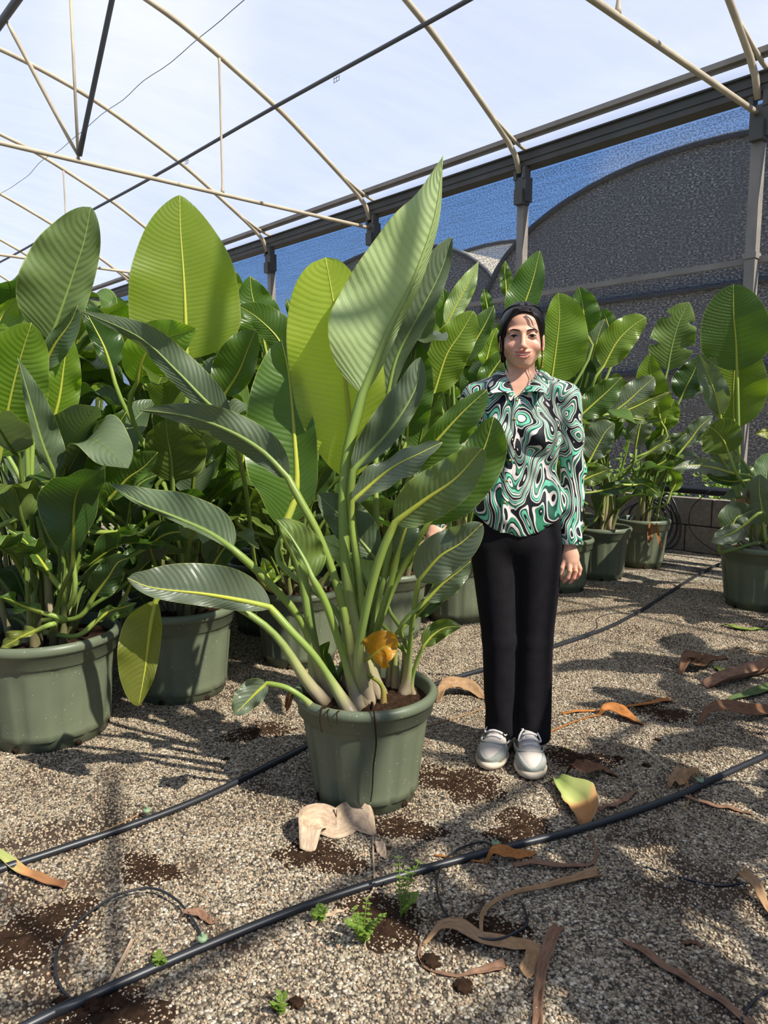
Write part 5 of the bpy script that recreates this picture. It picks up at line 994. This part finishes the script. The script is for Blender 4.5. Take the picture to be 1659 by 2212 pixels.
def ribbon(name, px, widths, col, label, cat='dead leaf', lift=0.02, twist=0.0, curl=0.5, n=48, seed=1, mat='dry', parent=None, stalk=None, crumple=0.0018):
    """px: pixels on the floor along the piece; widths: half widths in pixels along it"""
    rs = random.Random(seed); g0 = [ground(x, y) for x, y in px]; P, L_ = spline([(p.x, p.y, 0.0) for p in g0], n); s = np.linspace(0, 1, n)
    k = 1/pxm(float(P[n//2, 1]), 0); w = np.interp(s, np.linspace(0, 1, len(widths)), widths)*k
    T = np.gradient(P, axis=0); T /= np.linalg.norm(T, axis=1)[:, None]+1e-9; S = np.stack([-T[:, 1], T[:, 0], T[:, 2]*0], 1); Z = np.array([0, 0, 1.0])
    ang = twist*np.sin(s*math.pi*rs.uniform(0.8, 1.6)+rs.uniform(-0.6, 0.6)); hz = lift*(np.sin(s*math.pi*rs.uniform(0.8, 1.7)+rs.uniform(0, 3))*0.5+0.5)*np.minimum(1, np.minimum(s, 1-s)*8)
    V = []; m = 5; ts = np.linspace(-1, 1, m)
    for tt in ts:
        up = w*(abs(tt)*np.sin(ang)*np.sign(tt)*1.0 + curl*tt*tt) + crumple*np.sin(s*23+tt*3+rs.uniform(0, 1))
        V.append(P+S*(w*tt*np.cos(ang))[:, None]+Z*(hz+up)[:, None])
    V = np.stack(V, 1); low = V[:, :, 2].min(1); V[:, :, 2] += (np.maximum(0, 0.004-low))[:, None]; V[:, :, 2] -= max(0.0, float(V[:, :, 2].min())-0.004)
    idx = np.arange(n*m).reshape(n, m); F = np.stack([idx[:-1, :-1], idx[:-1, 1:], idx[1:, 1:], idx[1:, :-1]], -1).reshape(-1, 4)
    uv = np.stack([np.tile((ts+1)/2, (n, 1)), np.repeat(s[:, None], m, 1)], -1).reshape(-1, 2)
    o = link(name, mesh_np(name, V.reshape(-1, 3), F, uv), M[mat], parent); o.color = col
    sd = o.modifiers.new('thick', 'SOLIDIFY'); sd.thickness = 0.0016; sd.offset = 1
    if stalk:
        Q, _ = spline([(*ground(x, y)[:2], 0.006) for x, y in stalk], 30); q = link('stalk', (lambda b: mesh_np('stalk', b.v, b.f))(MB().tube([Vector(a) for a in Q], [0.0034]*30, 6)), M['dry'], o); q.color = tuple(c*0.85 for c in col[:3])+(1,)
    if not parent: tag(o, label, cat)
    return o
ribbon('dead_leaf', [(664, 1842), (684, 1795), (730, 1800), (770, 1778), (806, 1808)], [16, 34, 30, 36, 8], PAL, 'large pale curled dead leaf in front of the lone pot', lift=0.05, twist=0.7, curl=0.35, seed=3, stalk=[(806, 1808), (806, 1850), (808, 1918), (790, 1950)])
ribbon('dead_leaf', [(944, 1520), (975, 1503), (1015, 1500), (1047, 1512)], [4, 17, 16, 5], TAN, 'tan dead leaf between the lone pot and the trousers', lift=0.05, twist=0.5, seed=4, stalk=[(1047, 1512), (1049, 1526), (1014, 1544), (918, 1573)])
ribbon('dead_stalk', [(1213, 1543), (1290, 1537), (1340, 1529), (1400, 1526), (1449, 1516)], [5, 4, 4, 5, 9], ORG, 'orange-brown dead stalk with a shrivelled tip right of the woman', lift=0.02, seed=5)
ribbon('dead_leaf', [(1290, 1548), (1325, 1546), (1360, 1558), (1391, 1569)], [3, 14, 16, 3], ORG, 'rusty orange leaf on a yellow stalk near the trouser hem', lift=0.03, twist=0.4, seed=6, stalk=[(1180, 1587), (1220, 1570), (1260, 1555), (1292, 1548)])
ribbon('dead_leaf', [(1468, 1458), (1492, 1440), (1510, 1455), (1531, 1428), (1572, 1424)], [4, 15, 12, 13, 5], BRN, 'brown twisted dead leaf next to the fat brown stem', lift=0.05, twist=0.6, seed=7)
ribbon('dead_stalk', [(1525, 1487), (1560, 1480), (1600, 1470), (1659, 1452), (1740, 1430)], [12, 19, 20, 22, 24], PNK, 'fat reddish brown cut stem lying at the aisle edge', lift=0.02, curl=1.0, seed=8)
ribbon('cut_leaf', [(1555, 1523), (1600, 1512), (1659, 1492), (1740, 1470)], [2, 13, 18, 20], GRN, 'dark green cut leaf lying below the fat brown stem', 'leaf', lift=0.03, seed=9)
ribbon('dead_leaf', [(1503, 1568), (1563, 1552), (1610, 1556), (1659, 1545), (1720, 1540)], [3, 13, 16, 18, 18], BRN, 'long dark brown dead leaf below the green cut leaf', lift=0.05, twist=0.6, seed=10)
ribbon('dying_leaf', [(1191, 1688), (1216, 1712), (1245, 1735), (1260, 1765), (1260, 1793)], [4, 20, 38, 30, 8], TAN, 'rolled half green half brown leaf against the near pipe', 'leaf', lift=0.03, twist=0.35, curl=0.75, seed=11, mat='dying', stalk=[(1216, 1682), (1199, 1710), (1206, 1745), (1224, 1752)])
ribbon('dead_leaf', [(1223, 1671), (1262, 1696), (1298, 1668), (1335, 1682)], [4, 14, 15, 4], BRN, 'brown wavy dead leaf behind the half green rolled leaf', lift=0.06, twist=0.7, seed=12)
ribbon('dead_leaf', [(1294, 1752), (1339, 1737), (1375, 1712)], [4, 7, 3], PNK, 'narrow tan leaf scrap beside the half green rolled leaf', lift=0.02, seed=13)
ribbon('dead_leaf', [(1444, 1702), (1479, 1688), (1516, 1697)], [5, 19, 4], TAN, 'crumpled brown leaf lying across the near pipe', lift=0.07, twist=0.8, seed=14, stalk=[(1464, 1656), (1474, 1675), (1490, 1715), (1480, 1757)])
ribbon('dead_stalk', [(1454, 1718), (1529, 1742), (1580, 1750), (1625, 1763)], [3, 5, 7, 3], PNK, 'pinkish dry stalk beneath the crumpled leaf', 'dead stalk', lift=0.01, seed=15)
ribbon('dead_leaf', [(1047, 1867), (1089, 1861), (1129, 1852), (1157, 1847)], [5, 15, 12, 6], ORG, 'bright orange dead leaf just below the near pipe', lift=0.035, twist=0.5, seed=16, stalk=[(1047, 1867), (1000, 1860), (938, 1851)])
ribbon('dead_stalk', [(1109, 1871), (1179, 1877), (1239, 1876), (1281, 1866), (1287, 1838), (1274, 1808)], [7, 9, 6, 3, 3, 3], PNK, 'pinkish grey stalk curving round to the near pipe', lift=0.015, seed=17)
ribbon('dead_stalk', [(1040, 2032), (1043, 1990), (1079, 1957), (1129, 1940), (1204, 1920), (1254, 1902), (1295, 1897)], [3, 4, 5, 6, 8, 9, 17], TAN, 'curved tan leaf stalk with a flared brown sheath', lift=0.02, curl=0.9, seed=18, n=64)
ribbon('dead_leaf', [(914, 2042), (954, 2026), (994, 2022), (1044, 2042), (1099, 2042), (1150, 2056), (1152, 2082), (1133, 2113)], [4, 9, 14, 12, 16, 20, 19, 14], TAN, 'folded tan ribbon-like dead leaf over the looping tube', lift=0.035, twist=0.6, curl=0.3, seed=19, n=64)
ribbon('dead_stalk', [(909, 2040), (906, 2070), (929, 2100), (979, 2111), (1029, 2105), (1092, 2090)], [3, 3, 3, 4, 9, 14], PNK, 'thin curling dead stalk with a pink frayed end', lift=0.01, seed=20)
ribbon('dead_stalk', [(1208, 2006), (1189, 2050), (1174, 2090), (1164, 2150), (1160, 2230)], [12, 14, 10, 9, 9], PNK, 'upright lying grey brown sheath with a pale torn end', lift=0.015, curl=0.9, seed=21)
ribbon('dead_stalk', [(1342, 2034), (1379, 2056), (1454, 2106), (1529, 2150), (1604, 2206), (1650, 2245)], [5, 11, 9, 8, 8, 8], PNK, 'long straight dry stalk running out by the corner tube', lift=0.01, curl=0.9, seed=22)
ribbon('dead_leaf', [(1586, 1900), (1609, 1921), (1639, 1946), (1672, 1995)], [8, 11, 10, 8], TAN, 'twisted brown leaf scrap hanging over a drip tube', lift=0.04, twist=0.7, seed=23)
ribbon('dead_leaf', [(1468, 2043), (1495, 2040), (1520, 2051)], [2, 6, 2], BRN, 'tiny reddish dead leaf alone on clean gravel', lift=0.01, seed=24)
ribbon('cut_stalk', [(-60, 1838), (0, 1862), (30, 1881), (75, 1901), (140, 1921)], [9, 10, 11, 10, 9], TAN, 'green stalk turning orange at its cut end on the pipe', 'stalk', lift=0.02, curl=0.9, seed=25, mat='dying')
ribbon('dead_leaf', [(384, 1988), (430, 1981), (455, 1996), (472, 1990)], [2, 8, 8, 3], PNK, 'small pale pink scrap beside the looping tube', lift=0.02, twist=0.5, seed=26)
ribbon('bamboo_stick', [(288, 2031), (264, 2078), (238, 2126)], [3.2, 3.2, 3.2], PAL, 'short pale bamboo stick inside the tube loop', 'stick', lift=0.0, curl=1.0, seed=27, crumple=0)
ribbon('straw', [(218, 1801), (260, 1782), (312, 1756)], [1.4, 1.6, 1.2], TAN, 'thin straw lying along the back pipe', 'straw', lift=0.0, curl=1.0, seed=28, crumple=0)
ribbon('dead_leaf', [(672, 2002), (700, 1985), (752, 1966)], [7, 6, 2], PAL, 'pale frayed scrap below the near pipe by the weeds', lift=0.01, seed=29)
ribbon('dead_leaf', [(816, 1825), (822, 1840), (832, 1858)], [6, 11, 4], PAL, 'small pale scrap right of the large curled leaf', lift=0.02, twist=0.5, seed=30)
ribbon('cut_leaf', [(1558, 1352), (1600, 1362), (1640, 1361), (1659, 1360)], [3, 9, 7, 3], (0.22, 0.30, 0.06, 1), 'pale green rolled leaf below the pot by the block wall', 'leaf', lift=0.02, seed=31)
ribbon('cut_leaf', [(1540, 1440), (1560, 1452), (1590, 1458)], [3, 9, 4], (0.26, 0.32, 0.07, 1), 'yellow-green scrap between the brown leaf and fat stem', 'leaf', lift=0.02, seed=32)
ribbon('dead_stalk', [(1575, 1412), (1620, 1410), (1680, 1420)], [2.5, 2.5, 2.5], TAN, 'thin tan stalk above the fat brown stem', lift=0.03, seed=33)
# ---------------------------------------------------------------- spilled soil among the pebbles
def soil_patch(x, y, r, seed, label):
    rs = random.Random(seed); c = ground(x, y); n = 26; v = []; f = []; ph = [rs.uniform(0, 6.28) for _ in range(5)]
    for i in range(9):
        for k in range(n):
            a = 2*math.pi*k/n; rr = r*(i/8)**0.8*(1+0.28*math.sin(2*a+ph[0])+0.18*math.sin(3*a+ph[1])+0.12*math.sin(7*a+ph[2]))*(1+rs.uniform(-.05, .05)); edge = 1-(i/8)**2
            v.append((rr*math.cos(a)*1.25, rr*math.sin(a), 0.0005+(0.0062*edge)*rs.uniform(0.25, 1.0)))
    for i in range(8):
        for k in range(n): f.append((i*n+k, (i+1)*n+k, (i+1)*n+(k+1) % n, i*n+(k+1) % n))
    o = link('spilled_soil', mesh_np('spilled_soil', v, f), M['soil']); o.location = (c.x, c.y, 0); tag(o, label, 'soil', kind='stuff')
for i, (x, y, r, lab) in enumerate(((985, 1690, 0.13, 'dark soil spilled between the lone pot and the shoes'), (1250, 1640, 0.10, 'dark soil spilled right of the shoes'), (835, 1985, 0.09, 'dark soil round the weeds below the near pipe'), (30, 2030, 0.13, 'brown soil stain at the tube loop'), (690, 1850, 0.09, 'soil crumbs by the large curled leaf'), (235, 2185, 0.09, 'soil and roots along the near pipe'), (1120, 1790, 0.09, 'soil crumbs behind the near pipe'), (870, 1790, 0.08, 'soil crumbs at the lone pot\'s foot'), (1430, 1540, 0.10, 'dark soil by the rusty leaf'), (560, 1580, 0.10, 'dark soil in the shade left of the lone pot'), (320, 1880, 0.07, 'soil crumbs between the two pipes'), (1050, 2010, 0.07, 'soil crumbs in the second tube loop'))):
    soil_patch(x, y, r, i+40, lab)
# ---------------------------------------------------------------- soil crumbs, weeds, pot details
def clod(x, y, r, seed, label):
    rs = random.Random(seed); b = bmesh.new(); bmesh.ops.create_icosphere(b, subdivisions=3, radius=r)
    for v in b.verts:
        n = v.co.normalized(); q = 0.75+0.25*math.sin(n.x*5+seed)*math.cos(n.y*6)+rs.uniform(-.12, .12); v.co *= q; v.co.z = max(v.co.z*0.55, -0.2*r)
    me = bpy.data.meshes.new('soil_clod'); b.to_mesh(me); b.free(); o = link('soil_clod', me, M['soil']); c = ground(x, y); o.location = (c.x, c.y, r*0.15); tag(o, label, 'soil', None)
for x, y, r, lab in ((615, 1646, 0.014, 'small soil clod behind the pipe left of the lone pot'), (1395, 1655, 0.018, 'soil clod on the gravel right of the shoes'), (930, 2080, 0.028, 'fibrous brown clod inside the thin curling stalk'), (1000, 2135, 0.026, 'brown soil clod below the curling stalk'), (1335, 1640, 0.020, 'dark soil clod beside the shoes'), (200, 2175, 0.030, 'rooty soil clod against the near pipe'), (640, 2170, 0.022, 'soil clod beside the lowest weed'), (132, 2165, 0.018, 'red-brown clod outside the tube loop'), (490, 1640, 0.012, 'tiny clod in the shade behind the back pipe'), (1420, 1600, 0.016, 'dark clod below the rusty leaf')):
    clod(x, y, r, int(x), lab)
t = NT('weed_leaf'); oi = t.n('ShaderNodeObjectInfo'); tl = t.n('ShaderNodeBsdfTranslucent'); tl.inputs[0].default_value = (0.30, 0.45, 0.05, 1)
M['weed'] = t.done(t.shmix(0.35, t.bsdf((0.17, 0.27, 0.04), 0.5), tl.outputs[0]))
def weed(x, y, hgt, nst, seed, label, z0=0.0, loc=None):
    rs = random.Random(seed); c = ground(x, y) if loc is None else Vector(loc); e = empty('weed', (c.x, c.y, z0)); tag(e, label, 'weed'); sm = MB(); lv = []; lf = []
    for i in range(nst):
        a = rs.uniform(0, 6.28); ln = rs.uniform(0.5, 1.0)*hgt; d = Vector((math.cos(a), math.sin(a), 0)); pts = [Vector((0, 0, 0)), d*ln*0.25+Vector((0, 0, ln*0.6)), d*ln*0.6+Vector((0, 0, ln))]
        Q, _ = spline(pts, 10); sm.tube([Vector(q) for q in Q], 0.0010, 5)
        for q in Q[3:]:
            for s_ in (-1, 1):
                b = Vector(q); dd = (Vector((-d.y, d.x, 0))*s_+d*0.3+Vector((0, 0, rs.uniform(-0.2, 0.6)))).normalized(); l_ = rs.uniform(0.010, 0.018); w_ = dd.cross(Vector((0, 0, 1))).normalized()*l_*0.35; k = len(lv)
                lv += [b, b+dd*l_*0.5+w_, b+dd*l_, b+dd*l_*0.5-w_, ]; lf.append((k, k+1, k+2, k+3))
    sm.build('stem', M['weed'], e); o = link('foliage', mesh_np('foliage', lv, lf), M['weed'], e); o['kind'] = 'stuff'
weed(865, 1985, 0.13, 7, 1, 'taller bright weed just below the near pipe'); weed(785, 2040, 0.09, 12, 2, 'low spreading pale weed below the near pipe'); weed(606, 2185, 0.035, 6, 3, 'tiny weed near the rooty clod and gravel edge')
weed(690, 1990, 0.03, 6, 5, 'faint sprig beside the pale frayed scrap'); weed(350, 2090, 0.04, 6, 6, 'wispy sprig between the tube loop and near pipe')
weed(0, 0, 0.10, 7, 4, 'round-leaved weed growing in the pot before the block wall', 0.37, (2.40, 4.80, 0)); weed(0, 0, 0.13, 9, 8, 'leafy weed in the pot with two dead scraps', 0.36, (2.40, 6.25, 0))
me_, mx, my, mR, mH = PLANTS['main']
def root(pts, r):
    Q, _ = spline(pts, 40); o = link('root', (lambda b: mesh_np('root', b.v, b.f))(MB().tube([Vector(q)-Vector((mx, my, 0)) for q in Q], list(np.linspace(r, r*0.5, 40)), 6)), M['soil'], me_)
front = lambda ang, rr, z: Vector((mx+rr*math.sin(ang), my-rr*math.cos(ang), z))
root([front(0.12, 0.17, 0.36), front(0.12, 0.215, 0.40), front(0.13, 0.246, 0.375), front(0.15, 0.240, 0.33), front(0.16, 0.236, 0.27), front(0.13, 0.226, 0.20), front(0.12, 0.215, 0.12), front(0.10, 0.200, 0.07)], 0.0032)
root([front(-0.55, 0.20, 0.36), front(-0.55, 0.245, 0.382), front(-0.56, 0.252, 0.34), front(-0.54, 0.250, 0.305)], 0.004); root([front(-0.50, 0.22, 0.37), front(-0.46, 0.25, 0.372), front(-0.42, 0.252, 0.335), front(-0.38, 0.25, 0.33)], 0.003); root([front(-0.34, 0.22, 0.37), front(-0.33, 0.25, 0.375), front(-0.32, 0.251, 0.34)], 0.0028)
for key, pts, w in (('I', [(1406, 1128), (1405, 1148), (1402, 1170), (1398, 1172)], 7), ('I', [(1418, 1128), (1420, 1150), (1424, 1168), (1432, 1190)], 4), ('R', [(1590, 1112), (1600, 1085), (1604, 1095), (1612, 1110)], 12), ('R', [(1616, 1036), (1617, 1070), (1618, 1090), (1619, 1115)], 2.5), ('main', [(640, 1490), (628, 1500), (622, 1520), (618, 1538)], 9)):
    e, x, y, R, H = PLANTS[key]; Y = {'I': y-0.25, 'R': y-0.2, 'main': y-0.02}[key]
    o = make_leaf(e, (x, y, 0), [at(a, b, Y) for a, b in pts], w/pxm(Y, 0.4), w/pxm(Y, 0.4), (0.30, 0.13, 0.06), fold=0.5, seed=int(pts[0][0]), n=24, m=4, r0=0.006, nm='dead_leaf'); o.data.materials[0] = M['dry']

# ---------------------------------------------------------------- scrub growing outside the net
def shrub(s_, u, r, h, seed, label):
    rs = random.Random(seed); e = empty('shrub', W(s_, u, 0)); tag(e, label, 'shrub'); lv = []; lf = []; st = MB()
    for i in range(14):
        a = rs.uniform(0, 6.28); tip = Vector((math.cos(a)*r*rs.uniform(.2, 1), math.sin(a)*r*rs.uniform(.2, 1), h*rs.uniform(.5, 1))); Q, _ = spline([Vector((0, 0, 0)), tip*0.5+Vector((0, 0, h*0.15)), tip], 10); st.tube([Vector(q) for q in Q], 0.006, 5)
        for q in Q[2:]:
            for k_ in range(8):
                d = Vector((rs.uniform(-1, 1), rs.uniform(-1, 1), rs.uniform(-.4, 1))).normalized(); l_ = rs.uniform(.04, .08); b = Vector(q)+d*0.02; w_ = d.orthogonal().normalized()*l_*.35; k = len(lv); lv += [b, b+d*l_*.5+w_, b+d*l_, b+d*l_*.5-w_]; lf.append((k, k+1, k+2, k+3))
    st.build('stem', M['weed'], e); o = link('foliage', mesh_np('foliage', lv, lf), M['weed'], e); o['kind'] = 'stuff'
for i, (s_, u, lab) in enumerate(((3.9, -0.9, 'leafy scrub outside the net behind the pot with dead scraps'), (3.2, -1.0, 'leafy scrub outside the net above the hose coils'), (4.6, -1.1, 'leafy scrub outside the net behind the striped-shadow pot'), (2.3, -1.0, 'leafy scrub outside the net beside the nearest post'))):
    shrub(s_, u, 0.45, 0.85, i+70, lab)
